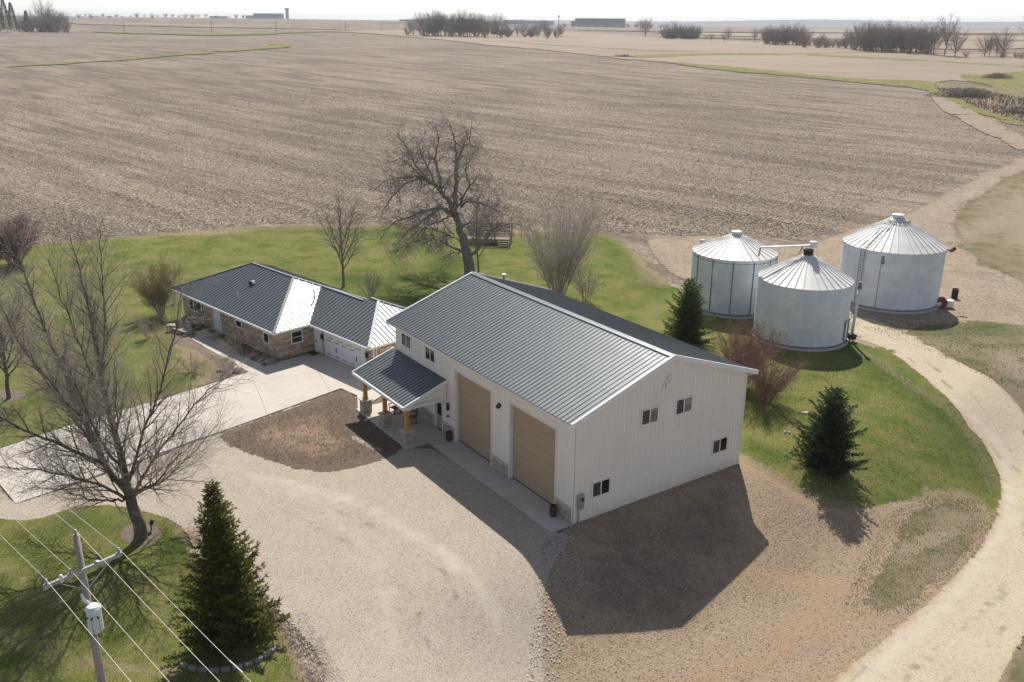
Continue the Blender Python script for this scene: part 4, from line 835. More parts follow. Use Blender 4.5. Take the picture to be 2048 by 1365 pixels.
# ------------------------------------------------------------------ small things round the barn
def planter(x,y,z,label,s=1):
    o=empty('barrel_planter',(x,y,z),0,label=label,cat='planter',group='rust brown cans by the barn doors'); q=MB(); q.lathe([(0,0),(.17*s,0),(.2*s,.2*s),(.2*s,.5*s),(.17*s,.62*s),(.14*s,.62*s),(.14*s,.45*s),(0,.45*s)],14); obj('can_body',q,M['dark_rust'],o)
    q=MB(); q.lathe([(.205*s,.2*s),(.215*s,.22*s),(.205*s,.24*s)],14); q.lathe([(.2*s,.48*s),(.215*s,.5*s),(.2*s,.52*s)],14); obj('hoop',q,M['rust'],o)
p=BW(-12.25,-.33); planter(p[0],p[1],.115,'rust brown can standing at the left jamb of the left overhead door',.95)
p=BW(-1.2,-.4); planter(p[0],p[1],.07,'rust brown can at the barn corner right of the right overhead door')
def rocker(x,y,rz,label):
    o=empty('rocking_chair',(x,y,.115),rz,label=label,cat='chair',group='black porch chairs'); m=M['black_metal']
    for s in (-1,1):
        q=MB(); pts=[(.28*s,-.5+.1*i,.02+.06*((i-5)/5)**2) for i in range(11)]; q.tube(pts,.022,5); obj('rocker_runner',q,m,o)
        q=MB(); q.bar((.28*s,-.25,.05),(.28*s,-.25,.62),.04); obj('leg',q,m,o); q=MB(); q.bar((.28*s,.25,.05),(.25*s,.38,1.1),.04); obj('leg',q,m,o)
        q=MB(); q.box(.28*s-.05,.28*s+.05,-.3,.3,.62,.65); obj('armrest',q,m,o)
    for k in range(5): q=MB(); q.box(-.27,.27,-.26+k*.105,-.17+k*.105,.4,.42); obj('seat_slat',q,m,o)
    for k in range(6): q=MB(); q.bar((-.2+k*.08,.27,.45),(-.2+k*.08,.38,1.08),.05,.015,(0,1,0)); obj('back_slat',q,m,o)
    q=MB(); q.bar((-.27,.38,1.1),(.27,.38,1.1),.05,.09); obj('head_rail',q,m,o)
p=BW(-17.9,-1.2); rocker(p[0],p[1],-BTH+.2,'black rocking chair on the porch nearest its open left end')
p=BW(-15.9,-1.0); rocker(p[0],p[1],-BTH-.3,'black rocking chair on the porch near the middle column')
# bench by the front walk, planter stone, rock
p=(-28.03, 72.69); BN=empty('garden_bench',(p[0],p[1],0),-HTH+R(10),label='weathered double garden seat with two rounded backs beside the front walk',cat='bench')
for s in (-1,1):
    q=MB(); pts=[(.55*s+.5*math.cos(t),.3,.55+.55*math.sin(t)) for t in [math.pi*i/10 for i in range(11)]]; pts=[(.55*s+.5,.3,.1)]+pts+[(.55*s-.5,.3,.1)]; q.prism(pts,(0,.06,0)); obj('backrest',q,M['bench_grey'],BN)
q=MB(); q.box(-1.1,1.1,-.35,.3,.34,.4); obj('seat',q,M['pale_wood'],BN)
for x in (-1.0,0,1.0): q=MB(); q.box(x-.05,x+.05,-.33,.28,0,.34); obj('leg',q,M['bench_grey'],BN)
p=(-28.94, 73.23); o=empty('side_table',(p[0],p[1],0),0,label='small pale wooden table at the left end of the garden seat',cat='table'); q=MB(); q.box(-.4,.4,-.3,.3,.5,.56); obj('tabletop',q,M['pale_wood'],o)
for sx in (-1,1):
    for sy in (-1,1): q=MB(); q.box(.33*sx-.03,.33*sx+.03,.23*sy-.03,.23*sy+.03,0,.5); obj('leg',q,M['rust'],o)
def rock(p,s,label,m='cap_stone',seed=1,cat='stone'):
    rg=random.Random(seed); q=MB(); prof=[(0,1.)]
    n=9; v=[];f=[]
    for i,(rr,z) in enumerate([(.9,-.1),(1,.3),(.85,.62),(.45,.82)]):
        for k in range(n): t=2*math.pi*k/n; d=rr*rg.uniform(.85,1.15); v.append((s[0]*d*math.cos(t),s[1]*d*math.sin(t),s[2]*z*rg.uniform(.9,1.1)))
    for i in range(3):
        for k in range(n): f.append((i*n+k,i*n+(k+1)%n,(i+1)*n+(k+1)%n,(i+1)*n+k))
    v.append((0,0,s[2]*.88)); f+= [(3*n+k,3*n+(k+1)%n,4*n) for k in range(n)]
    q.add(v,f); o=obj('rock',q,M[m],bevel=.02); o.location=P3(p); return props(o,label,cat)
rock((-20.68, 63.78),(.35,.3,.55),'round pale stone block at the corner of drive and front walk',seed=2)
rock((-18.62, 65.64),(.42,.4,.5),'grey rounded stone in the dark bed by the house corner',seed=3,m='bench_grey')
rock((-22.05, 63.81),(.3,.25,.25),'low brown boulder in the shrub bed left of the drive corner',seed=5,m='bench_grey')
rock((20.02, 56.85),(.26,.18,.12),'flat pale stone in the grass left of the dark spruce top',seed=4)
for i,(p,l) in enumerate([((17.77, 53.66),'left one of two small white balls in the grass beside the dark spruce'),((18.01, 53.58),'right one of two small white balls in the grass beside the dark spruce')]):
    q=MB(); q.lathe([(0,0),(.06,.02),(.09,.08),(.06,.14),(0,.16)],10); o=obj('ball',q,M['white_trim'],smooth=True); o.location=P3(p); props(o,l,'ball')
# spotlight at the tree
p=(-18.62, 41.14); o=empty('garden_light',P3(p),0,label='black garden spotlight on a stake in the mulch ring',cat='light'); q=MB(); q.tube([(0,0,0),(0,0,.45)],.035,6); obj('stake',q,M['black_metal'],o); q=MB(); q.tube([(0,0,.38),(.12,.05,.62)],.1,10); obj('lamp_head',q,M['black_metal'],o)
# stone ring blocks round the near spruce
EC=(-12.1, 32.32)
ER=empty('edging_ring',P3(EC),0,label='curved row of concrete edging blocks under the nearest spruce',cat='garden edging')
for k in range(10):
    t=R(-122+k*11.5); q=MB(); q.obox((2.3*math.cos(t),2.0*math.sin(t),.08),(-math.sin(t),math.cos(t),0),(math.cos(t),math.sin(t),0),(0,0,1),.19,.09,.1); obj('edging_block',q,M['bench_grey'],ER,bevel=.02)
q=MB(); q.bar((0,0,0),(.02,0,1.9),.04); o=obj('fence_post',q,M['rust']); o.location=P3((-9.97, 31.81)); props(o,'thin rusty steel stake standing at the right of the nearest spruce','stake')
# play deck behind the oak
p=(-3.01, 105.48); PD=empty('play_deck',P3(p),R(-4),label='raised timber deck with pale rails behind the gnarled oak',cat='play deck')
for x in (-2.7,-.9,.9,2.7):
    for y in (0,2.6): q=MB(); q.box(x-.08,x+.08,y-.08,y+.08,0,2.2 if y else 1.9); obj('post',q,M['pale_wood'] if abs(x)>2 else M['deck_wood'],PD)
for k in range(12): q=MB(); q.box(-2.75,2.75,.0+k*.22,.2+k*.22,.72,.77); obj('deck_board',q,M['deck_wood'],PD)
for z in (1.15,1.5,1.85): q=MB(); q.box(-2.75,2.75,-.03,.03,z,z+.1); obj('rail',q,M['pale_wood'],PD)
for z in (1.15,1.6,2.05): q=MB(); q.box(-2.75,2.75,2.57,2.63,z,z+.14); obj('rail',q,M['deck_wood'],PD)
for k in range(26): q=MB(); q.box(-2.65+k*.21,-2.55+k*.21,2.64,2.67,.77,2.1); obj('picket',q,M['deck_wood'],PD)
q=MB(); q.box(-2.7,2.7,-.05,0,.3,.7); obj('skirt_board',q,M['deck_wood'],PD)
for k in range(3): q=MB(); q.box(1.4,2.5,-.9+k*.3,-.62+k*.3,.12+k*.2,.16+k*.2); obj('tread',q,M['pale_wood'],PD)
q=MB(); q.box(1.3,1.36,-.95,0,.05,.6); q.box(2.54,2.6,-.95,0,.05,.6); obj('stringer',q,M['pale_wood'],PD)

# ------------------------------------------------------------------ utility pole and wires
def pole():
    PX_,PY_=-13.62,24.8; z0=Tz((PX_,PY_)); U=empty('utility_pole',(PX_,PY_,z0),0,label='weathered wooden utility pole with crossarm and pale grey transformer can',cat='utility pole')
    h=9.76-z0
    q=MB(); q.tube([(0,0,-.3),(0,0,2),(0,0,5),(0,0,h)],[.17,.16,.13,.095],14); obj('pole_shaft',q,M['old_wood'],U,smooth=True)
    A=Vector((.644,.765,0)); Wd=Vector((.765,-.644,0)); za=8.55-z0
    ctr=Vector((0,0,za))+Wd*.16+A*.0
    q=MB(); q.obox(ctr,A,Wd,(0,0,1),1.24,.05,.065); ar=obj('crossarm',q,M['arm_wood'],U,bevel=.008)
    for s in (-1,1):
        q=MB(); q.bar(ctr+A*s*.85+Vector((0,0,-.05))+Wd*.03,Vector((0,0,za-.75))+Wd*.13,.035,.012,(0,0,1)); obj('brace',q,M['grey_metal'],U)
    def ins(p,name='insulator'):
        q=MB(); q.lathe([(0,0),(.03,0),(.03,.05),(.065,.07),(.05,.1),(.065,.12),(.04,.15),(.05,.18),(0,.19)],10,tuple(p)); obj(name,q,M['grey_metal'],U,smooth=True)
    att=[]
    for s in (-1.16,-.42,1.16): p=ctr+A*s+Vector((0,0,.065)); ins(p); att.append(p+Vector((0,0,.17)))
    ins((0,0,h)); att.append(Vector((0,0,h+.17)))
    for s in (-1.2,-.46,1.12): q=MB(); q.obox(ctr+A*s,A,Wd,(0,0,1),.06,.062,.08); obj('end_bracket',q,M['grey_metal'],U)
    q=MB(); q.lathe([(0,0),(.05,0),(.06,.12),(.05,.25),(0,.26)],10,tuple(ctr-A*.75+Wd*.1+Vector((0,0,-.02)))); obj('cutout_fuse',q,M['white_metal'],U,smooth=True)
    q=MB(); q.lathe([(0,0),(.07,.01),(.07,.06),(0,.09)],10,tuple(ctr+A*.42+Vector((0,0,.06)))); obj('arrester',q,M['grey_metal'],U)
    tz=6.4-z0; tc=Vector((0,0,tz))+Wd*.38-A*.02
    q=MB(); q.lathe([(0,0),(.22,0),(.235,.04),(.235,.78),(.25,.8),(.25,.84),(.18,.93),(0,.97)],20,tuple(tc)); tr=obj('transformer_can',q,M['transformer'],U,smooth=False)
    q=MB(); q.bar(Vector((0,0,tz+.2)),tc+Vector((0,0,.2))-Wd*.2,.12); q.bar(Vector((0,0,tz+.65)),tc+Vector((0,0,.65))-Wd*.2,.12); obj('mounting_bracket',q,M['grey_metal'],tr)
    side=(Vector((.1,-1,0))).normalized()
    for k in (-1,0,1):
        d=Vector((math.cos(R(-80+k*38)),math.sin(R(-80+k*38)),0)); q=MB(); q.tube([tc+d*.24+Vector((0,0,.6)),tc+d*.33+Vector((0,0,.62))],.03,7); obj('bushing',q,M['black_metal'],tr)
        q=MB(); q.tube([tc+d*.33+Vector((0,0,.62)),tc+d*.34+Vector((0,0,.3)),tc+d*.26+Vector((k*.03,0,-.1)),Vector((0.1,-.15,tz-.3))],.008,5); obj('lead_wire',q,M['black_metal'],tr)
    q=MB(); q.tube([tc+Vector((-.12,.1,.9)),tc+Vector((-.26,.05,1.1)),tc+Vector((-.3,.0,1.35))],[.05,.07,.04],8); obj('primary_bushing',q,M['transformer'],tr)
    q=MB(); q.tube([(.12,-.14,z) for z in (-.2,2,4,tz-.3)],.012,5); obj('ground_wire',q,M['grey_metal'],U)
    U0=Vector((PX_,PY_,z0)); names=['outer left power line through the crossarm end, nearest the photo corner','power line over the crossarm left of the pole','power line over the right end of the crossarm','power line over the very top of the pole']
    dirs=Vector((.715,-.699,0)).normalized()
    for i,p in enumerate(att):
        a=U0+p; pts=[]
        for sgn in (-1,1):
            seg=[]
            for k in range(1,33):
                t=k/32; L=64; q=a+dirs*sgn*L*t; q.z=a.z-4*1.1*t*(1-t); seg.append(q)
            pts=(seg[::-1] if sgn<0 else pts)+([a]+seg if sgn>0 else [])
        q=MB(); q.tube(pts,.0085,5); o=obj('power_line',q,M['cable']); props(o,names[i],'power line','power lines on the utility pole')
    q=MB(); c=U0+att[2]+dirs*7.4; c.z=U0.z+att[2].z-.43; q.tube([c-dirs*.35,c+dirs*.35],.022,6); obj('line_splice',q,M['cable'],bpy.data.objects['power_line.002'])
pole()
# neighbouring poles that carry the same lines, outside the frame
for s in (-1,1):
    x,y=-13.62+s*64*.715,24.8-s*64*.699
    o=empty('utility_pole',(x,y,float(T(x,y))),0,label='plain utility pole '+('far off beyond the left edge' if s<0 else 'behind the viewpoint')+' carrying the same lines',cat='utility pole')
    q=MB(); q.tube([(0,0,-.3),(0,0,10)],[.17,.1],10); obj('pole_shaft',q,M['old_wood'],o); q=MB(); q.obox((0.12,-.1,8.72),(.644,.765,0),(.765,-.644,0),(0,0,1),1.24,.05,.065); obj('crossarm',q,M['arm_wood'],o)

# ------------------------------------------------------------------ bare trees
class TT:
    def __init__(s): s.V=[]; s.Q=[]; s.n=0
    def tube(s,P,Rr,k):
        P=np.asarray(P,float); n=len(P); D=np.gradient(P,axis=0); D/=np.linalg.norm(D,axis=1)[:,None]+1e-9
        ref=np.array([0,0,1.]) if abs(D[0,2])<.8 else np.array([1.,0,0])
        U=np.cross(D,ref); U/=np.linalg.norm(U,axis=1)[:,None]+1e-9; Wv=np.cross(D,U)
        t=np.arange(k)*2*math.pi/k; Rr=np.asarray(Rr)[:,None,None]
        V=P[:,None]+Rr*(U[:,None]*np.cos(t)[None,:,None]+Wv[:,None]*np.sin(t)[None,:,None]); s.V.append(V.reshape(-1,3))
        i=np.arange(n-1)[:,None]*k; j=np.arange(k)[None]; j2=(j+1)%k
        s.Q.append((np.stack([i+j,i+j2,i+k+j2,i+k+j],-1).reshape(-1,4))+s.n); s.n+=n*k
    def mesh(s,name): return mesh_np(name,np.concatenate(s.V),np.concatenate(s.Q),None,True)
def polyline(pts,r0,r1,rg,sub=4,jit=.06):
    P=[Vector(p) for p in pts]; out=[]; n=len(P)
    for i in range(n-1):
        p0=P[max(i-1,0)];p1=P[i];p2=P[i+1];p3=P[min(i+2,n-1)]
        for k in range(sub):
            t=k/sub; q=.5*((2*p1)+(p2-p0)*t+(2*p0-5*p1+4*p2-p3)*t*t+(3*p1-p0-3*p2+p3)*t**3)
            out.append(q+Vector((rg.uniform(-jit,jit),rg.uniform(-jit,jit),rg.uniform(-jit,jit)))*(1 if i+k else 0))
    out.append(P[-1]); m=len(out)
    return out,[r0+(r1-r0)*(i/(m-1))**.8 for i in range(m)]
def spawn(tt,pts,rad,lev,maxlev,pr,rg,tw=None):
    """children of a branch given as polyline"""
    n=len(pts); L=sum((pts[i+1]-pts[i]).length for i in range(n-1))
    cnt=max(1,int(pr['dens'][lev]*L+rg.random())); ph=rg.uniform(0,6.28)
    for c in range(cnt):
        f=pr['t0'][lev]+(1-pr['t0'][lev])*(c+rg.random())/cnt; f=min(f,.985); x=f*(n-1); i=int(x); fr=x-i
        p=pts[i].lerp(pts[i+1],fr); d=(pts[i+1]-pts[i]).normalized(); r=rad[i]*(1-fr)+rad[i+1]*fr
        ph+=2.4+rg.uniform(-.5,.5); perp=d.orthogonal().normalized(); perp.rotate(Matrix.Rotation(ph,3,d))
        an=R(pr['ang'][lev]+rg.uniform(-12,12)); nd=(d*math.cos(an)+perp*math.sin(an)).normalized()
        ln=pr['len'][lev]*(1-.55*f)*rg.uniform(.6,1.2)*pr.get('scale',1)*(min(1.3,L/pr['ref'][lev]) if 'ref' in pr else 1)
        cr=min(r*pr['rr'],pr['rmax'][lev])
        make_branch(tt,p,nd,ln,cr,lev+1,maxlev,pr,rg,tw)
def make_branch(tt,p,d,ln,r,lev,maxlev,pr,rg,tw=None):
    ns=pr['seg'][min(lev,len(pr['seg'])-1)]; P=[p.copy()]; st=ln/ns; g=pr['gn']; tr=pr['trop'][min(lev,len(pr['trop'])-1)]
    for k in range(ns):
        d=(d+Vector((rg.gauss(0,g),rg.gauss(0,g),rg.gauss(0,g)+tr))).normalized(); P.append(P[-1]+d*st)
    rend=pr['tip']; rad=[r+(rend-r)*(i/ns) for i in range(ns+1)]
    tgt=tw if (tw is not None and lev>=pr.get('twlev',3)) else tt
    tgt.tube([tuple(q) for q in P],rad,5 if lev<=1 else (4 if lev==2 else 3))
    if lev<maxlev: spawn(tt,P,rad,lev,maxlev,pr,rg,tw)
def link_tt(name,tt,m,parent): return link(name,tt.mesh(name),m,parent)
def explicit_tree(loc,label,trunk,tr0,tr1,limbs,pr,seed,mt,mtw,cat='tree',name='bare_tree',maxlev=4,group=None):
    rg=random.Random(seed); root=empty(name,loc,0,label=label,cat=cat,group=group)
    P,Rd=polyline(trunk,tr0,tr1,rg,5,.02); Rd[0]*=1.35; Rd[1]*=1.12
    t=TT(); t.tube([tuple(p) for p in P],Rd,12); link_tt('trunk',t,mt,root)
    for pts,r0,r1 in limbs:
        P,Rd=polyline(pts,r0,r1,rg,5,pr.get('jit',.05)); t=TT(); tw=TT(); t.tube([tuple(p) for p in P],Rd,7)
        spawn(t,P,Rd,0,maxlev,pr,rg,tw); lo=link_tt('limb',t,mt,root)
        if tw.V: link_tt('twigs',tw,mtw,lo); lo.children[0]['kind']='stuff'
    return root
def yd(rg,x): return x
# big near tree: x to the right in the photo, z up
def near_tree():
    rg=random.Random(3); base=(-19.0, 40.38); k=1/38.
    def q(px,py,dy=0): return ((px-275)*k,dy,(1088-py)*k*1.03)
    trunk=[(.1,0,-.1),q(280,1060),q(272,1020),q(268,985,.05)]
    limbs=[([q(269,990),q(235,935,-.1),q(205,860,.3),(q(180,790,.6)),q(150,700,.9),q(120,600,1.2),q(100,520,1.5)],.20,.02),
     ([q(268,985),q(258,900,.2),q(248,820,.3),q(243,720,.4),q(235,620,.6),q(218,520,.8)],.22,.015),
     ([q(248,810,.3),q(225,720,.0),q(215,630,-.5),q(205,540,-.8)],.07,.012),([q(246,760,.4),q(255,680,.8),q(262,590,1.0),q(265,500,1.2)],.07,.012),
     ([q(271,1010),q(240,965,-.8),q(190,925,-1.6),q(130,900,-2.2),q(60,888,-2.6)],.10,.012),
     ([q(272,1015),q(230,975,.8),q(180,960,1.6),q(120,955,2.2),q(50,975,2.8)],.08,.01),
     ([q(273,1010),q(300,975,-.5),q(345,945,-1.2),q(380,900,-1.6),q(430,855,-2.0)],.10,.012),
     ([q(272,1000),q(296,960,.7),q(340,900,1.5),q(400,830,2.2),q(460,790,2.8)],.10,.012),
     ([q(270,990),q(285,930,-.9),q(292,860,-1.6),q(310,780,-2.2),q(325,690,-2.6)],.10,.012),
     ([q(269,985),q(290,900,1.0),q(320,820,2.0),q(350,720,2.8),q(370,640,3.2)],.10,.012),
     ([q(235,935,-.1),q(180,880,-.9),q(110,820,-1.8),q(50,740,-2.4),q(10,660,-2.8)],.11,.012),
     ([q(225,915,0),q(160,850,1.2),q(90,780,2.2),q(30,690,3.0)],.10,.012),
     ([q(205,860,.3),q(190,780,-.9),q(160,690,-1.8),q(140,590,-2.4)],.09,.012),
     ([q(258,920,.2),q(225,830,1.6),q(200,740,2.8),q(190,650,3.6)],.09,.012),
     ([q(262,940),q(262,850,-1.8),q(270,760,-3),q(262,670,-3.8)],.09,.012),
     ([q(275,1000),q(320,990,1.6),q(360,960,3),q(400,920,4)],.07,.01),([q(268,1005),q(255,975,-1.6),q(230,930,-3.2),q(215,880,-4.4)],.07,.01)]
    pr=dict(dens=[3.1,4.4,5.2,4],t0=[.15,.1,.08,.1],ang=[38,40,42,45],len=[3.2,1.5,.75,.3],rr=.6,rmax=[.04,.016,.009,.006],seg=[6,5,4,3],gn=.11,trop=[.08,.06,.05,.04],tip=.0045,twlev=2,jit=.06)
    explicit_tree(P3(base),'tall spreading leafless tree rising from the mulch ring by the driveway',trunk,.36,.24,limbs,pr,31,M['bark'],M['twig_grey'],maxlev=3)
near_tree()
def oak():
    rg=random.Random(5); x0,y0=(-4.42, 91.2); k=1/61.4
    def q(px,py,dy=0): return ((px-1030)*k,dy,(1035-py)*k*1.05)
    trunk=[q(1032,1035),q(1025,960),q(1010,880),q(990,800,.2)]
    L=[([q(990,800,.2),q(955,700,.3),q(935,640,.3),q(905,580,.2),q(860,520),q(800,460,-.3),q(740,425,-.6),q(640,420,-1),q(540,440,-1.2),q(440,500,-1.4)],.42,.02),
     ([q(860,520),q(845,420,.6),q(822,320,.8),q(840,220,1),q(830,130,1.1)],.2,.02),([q(935,640,.3),q(945,520,.5),q(950,400,.6),q(950,300,.7),q(935,200,.8),q(905,110,.9)],.3,.02),
     ([q(950,370,.6),q(990,270,.2),q(1040,210,-.2),q(1045,90,-.4)],.15,.015),([q(935,640,.3),q(980,570,1.0),q(1030,490,1.6),q(1095,430,2.0)],.2,.02),
     ([q(925,650,.3),q(860,600,-1.2),q(760,610,-2.2),q(650,640,-2.8),q(560,680,-3.2),q(500,760,-3.4)],.2,.015),([q(940,680,.3),q(850,640,1.8),q(740,660,3.2),q(640,720,4.2),q(570,800,4.8)],.18,.015),
     ([q(1010,870),q(930,840,-1),q(850,780,-2),q(760,760,-3),q(660,790,-3.6),q(560,830,-4)],.17,.015),([q(995,820),q(900,800,1.5),q(820,830,2.6),q(760,900,3.2)],.12,.012),
     ([q(1015,900),q(1080,860,-.6),q(1130,780,-1.2),q(1210,700,-1.6),q(1320,680,-2),q(1400,710,-2.2)],.22,.015),([q(975,610,.6),q(1040,560,-.8),q(1130,575,-1.6),q(1230,610,-2.2),q(1310,650,-2.6)],.15,.012),
     ([q(800,460,-.3),q(740,390,-1.4),q(690,290,-2),q(640,200,-2.4),q(600,140,-2.6)],.16,.015),([q(820,480),q(770,370,.9),q(720,270,1.4),q(760,180,1.6)],.13,.012),
     ([q(740,425,-.6),q(670,370,.6),q(590,340,1.4),q(490,370,1.9)],.13,.012),([q(870,540),q(780,480,1.6),q(690,470,2.8),q(590,520,3.6),q(500,600,4.0)],.15,.012),
     ([q(1030,490,1.6),q(1000,400,2.6),q(1050,330,3.2),q(1090,250,3.6)],.11,.012),([q(900,800,1.5),q(800,770,2.4),q(700,790,3.4),q(620,850,4),q(590,920,4.2)],.12,.012),([q(860,600,-1.2),q(780,640,-2.8),q(690,700,-3.6),q(620,760,-4.2),q(590,840,-4.4)],.12,.012),([q(920,660,.3),q(850,700,1.2),q(760,740,1.6),q(690,800,1.8),q(660,880,1.9)],.13,.012),([q(1000,850),q(960,900,1.4),q(880,930,2.8),q(840,990,3.6)],.09,.01),([q(740,425,-.6),q(640,460,-2.2),q(560,540,-3),q(520,620,-3.4)],.12,.012),([q(970,760),q(1010,690,-1.8),q(1080,660,-3),q(1150,640,-3.8)],.10,.01),([q(1030,490,1.6),q(1100,500,2.8),q(1160,540,3.6)],.09,.01),([q(1100,830,-.8),q(1160,760,.9),q(1180,660,1.8),q(1240,560,2.4)],.10,.01)]
    pr=dict(dens=[2.4,3.2,4.2,2.5],t0=[.2,.1,.1,.1],ang=[55,55,50,45],len=[2.6,1.5,.85,.35],rr=.6,rmax=[.06,.03,.018,.012],seg=[7,6,4,3],gn=.24,trop=[.0,-.01,-.02,0],tip=.009,twlev=3,jit=.10)
    explicit_tree((x0,y0,0),'gnarled wide-crowned leafless oak behind the barn ridge',trunk,.62,.45,L,pr,7,M['twig_dark'],M['twig_dark'],maxlev=3)
oak()
def proc_tree(loc,h,spread,seed,label,mt,mtw,cat='tree',name='bare_tree',style='vase',dens=1,thin=1,group=None,nl=None,maxlev=3,parts=True,tip=.008):
    rg=random.Random(seed); root=empty(name,loc,0,label=label,cat=cat,group=group); limbs=[]
    if style=='fan':
        nl=nl or 22
        for i in range(nl):
            t=rg.uniform(0,6.28); rr=spread*math.sqrt(rg.uniform(.02,1)); H=h*rg.uniform(.72,1)*(1-.25*(rr/spread)**2); b=Vector((spread*.2*math.cos(t)*rg.random(),spread*.2*math.sin(t)*rg.random(),0))
            e=Vector((rr*math.cos(t),rr*math.sin(t),H)); limbs.append(([b,b.lerp(e,.3)+Vector((0,0,H*.07)),b.lerp(e,.65)+Vector((0,0,H*.05)),e],.075*thin*rg.uniform(.5,1.1),tip*1.3))
        pr=dict(dens=[3.0*dens,4.0*dens,4*dens],t0=[.15,.1,.1],ang=[30,38,40],len=[2.1*h/9+.2,1.1*h/9+.15,.4],rr=.6,rmax=[.03*thin,.013,.01],seg=[5,4,3],gn=.10,trop=[.08,.06,.04],tip=tip,twlev=2)
        t=TT(); tw=TT()
        for pts,r0,r1 in limbs:
            P,Rd=polyline(pts,r0,r1,rg,3,.04); lt=TT() if parts else t; lw=TT() if parts else tw
            lt.tube([tuple(p) for p in P],Rd,6); spawn(lt,P,Rd,0,maxlev-1,pr,rg,lw)
            if parts:
                lo=link_tt('stem',lt,mt,root)
                if lw.V: c=link_tt('twigs',lw,mtw,lo); c['kind']='stuff'
        if not parts:
            link_tt('stems',t,mt,root)
            if tw.V: c=link_tt('twigs',tw,mtw,root); c['kind']='stuff'
        return root
    th=h*{'vase':.22,'low':.10}.get(style,.3); lean=(rg.uniform(-.03,.03)*h,rg.uniform(-.03,.03)*h)
    r0=.021*h*thin; trunk=[(0,0,-.2),(lean[0]*.3,lean[1]*.3,th*.6),(lean[0],lean[1],th),(lean[0]*1.5,lean[1]*1.5,h*.55)]
    nl=nl or 9
    for i in range(nl):
        t=i*2.4+rg.uniform(-.4,.4); f=i/nl; s=spread*rg.uniform(.7,1.05)*(1-.35*f); zb=th*.8+(h*.5-th*.8)*f*rg.uniform(.7,1); e=Vector((s*math.cos(t),s*math.sin(t),min(h,h*(.62+.36*f)*rg.uniform(.9,1.05)))); b=Vector((lean[0],lean[1],zb))
        limbs.append(([b,b.lerp(e,.35)+Vector((0,0,-.02*h)),b.lerp(e,.7)+Vector((0,0,.0*h)),e],r0*.5,tip*1.5))
    limbs.append(([(lean[0]*1.5,lean[1]*1.5,h*.5),(lean[0]*1.8,lean[1]*1.6,h*.78),(lean[0]*2,lean[1]*1.2,h)],r0*.45,tip*1.5))
    pr=dict(dens=[2.8*dens,3.6*dens,3*dens],t0=[.2,.12,.1],ang=[40,42,42],len=[2.6*h/11,1.3*h/11,.6*h/11],rr=.6,rmax=[.04*thin,.018,.012],seg=[5,4,3],gn=.13,trop=[.05,.04,.03],tip=tip,twlev=2)
    if parts: 
        P,Rd=polyline(trunk,r0,r0*.5,rg,4,.02); t=TT(); t.tube([tuple(p) for p in P],Rd,9); link_tt('trunk',t,mt,root)
        for pts,a,b in limbs:
            P,Rd=polyline(pts,a,b,rg,4,.04); lt=TT(); lw=TT(); lt.tube([tuple(p) for p in P],Rd,6); spawn(lt,P,Rd,0,maxlev-1,pr,rg,lw); lo=link_tt('limb',lt,mt,root)
            if lw.V: c=link_tt('twigs',lw,mtw,lo); c['kind']='stuff'
    else:
        P,Rd=polyline(trunk,r0,r0*.5,rg,3,.02); t=TT(); t.tube([tuple(p) for p in P],Rd,6); link_tt('trunk',t,mt,root); c=TT()
        for pts,a,b in limbs:
            P,Rd=polyline(pts,a,b,rg,3,.04); c.tube([tuple(p) for p in P],Rd,4); spawn(c,P,Rd,0,maxlev-1,pr,rg,None)
        link_tt('crown',c,mtw,root)
    return root
p=(-16.86, 87.39); proc_tree((*p,0),9.52,3.0,12,'slender leafless tree on the back lawn behind the house',M['twig_dark'],M['twig_grey'],style='vase',dens=1.1,thin=.8)
p=(-3.61, 93.37); proc_tree((*p,0),8.5,2.3,13,'thin leafless tree close behind the gnarled oak',M['twig_dark'],M['twig_grey'],style='vase',thin=.7)
p=(4.31, 84.73); proc_tree((*p,0),10.22,4.4,14,'fan of many bare stems behind the barn roof',M['twig_pale'],M['twig_pale'],style='fan',nl=34,dens=.85,name='multistem_tree')
p=(6.99, 82.98); proc_tree((*p,0),3.6,2.2,15,'low pale twiggy shrub to the right of the bare stems',M['twig_pale'],M['twig_pale'],'shrub','bare_shrub','fan',nl=18,thin=.4,dens=1.2,parts=False)
p=(-31.54, 77.71); proc_tree((*p,0),5.09,2.2,16,'round golden-green willow shrub at the left end of the house',M['twig_grey'],M['twig_gold'],'shrub','willow_shrub','fan',nl=22,thin=.8,dens=2.2)
p=(-53.54, 94.77); proc_tree((*p,0),5.45,3.2,17,'dense reddish-brown bare bush at the left edge of the back lawn',M['twig_dark'],M['twig_red'],'bush','bare_bush','fan',nl=30,dens=2.0,thin=.8)
p=(-54.51, 91.77); proc_tree((*p,0),5.5,3.0,18,'reddish bare bush cut by the left edge of the photo',M['twig_dark'],M['twig_red'],'bush','bare_bush','fan',nl=22,dens=1.8,thin=.8)
p=(-35.07, 58.37); proc_tree((*p,0),8.76,3.6,19,'leafless tree with pale twigs at the left edge above the driveway',M['bark'],M['twig_pale'],style='vase',dens=1.7,thin=.9,nl=12)
p=(-44.41, 70.05); proc_tree((*p,0),9,3.6,20,'leafless tree standing outside the left edge on the lawn',M['bark'],M['twig_pale'],style='vase',dens=1.4,thin=.8)
p=(16.55, 61.46); proc_tree((*p,0),4.91,3.0,21,'dense red-brown twiggy bush left of the front grain bin base',M['twig_red'],M['twig_red'],'bush','bare_bush','fan',nl=40,dens=1.55,thin=.5)
p=(17.65, 58.46); proc_tree((*p,0),4.08,2.6,22,'dense red-brown twiggy bush beside the barn back corner',M['twig_red'],M['twig_red'],'bush','bare_bush','fan',nl=34,dens=1.5,thin=.5)
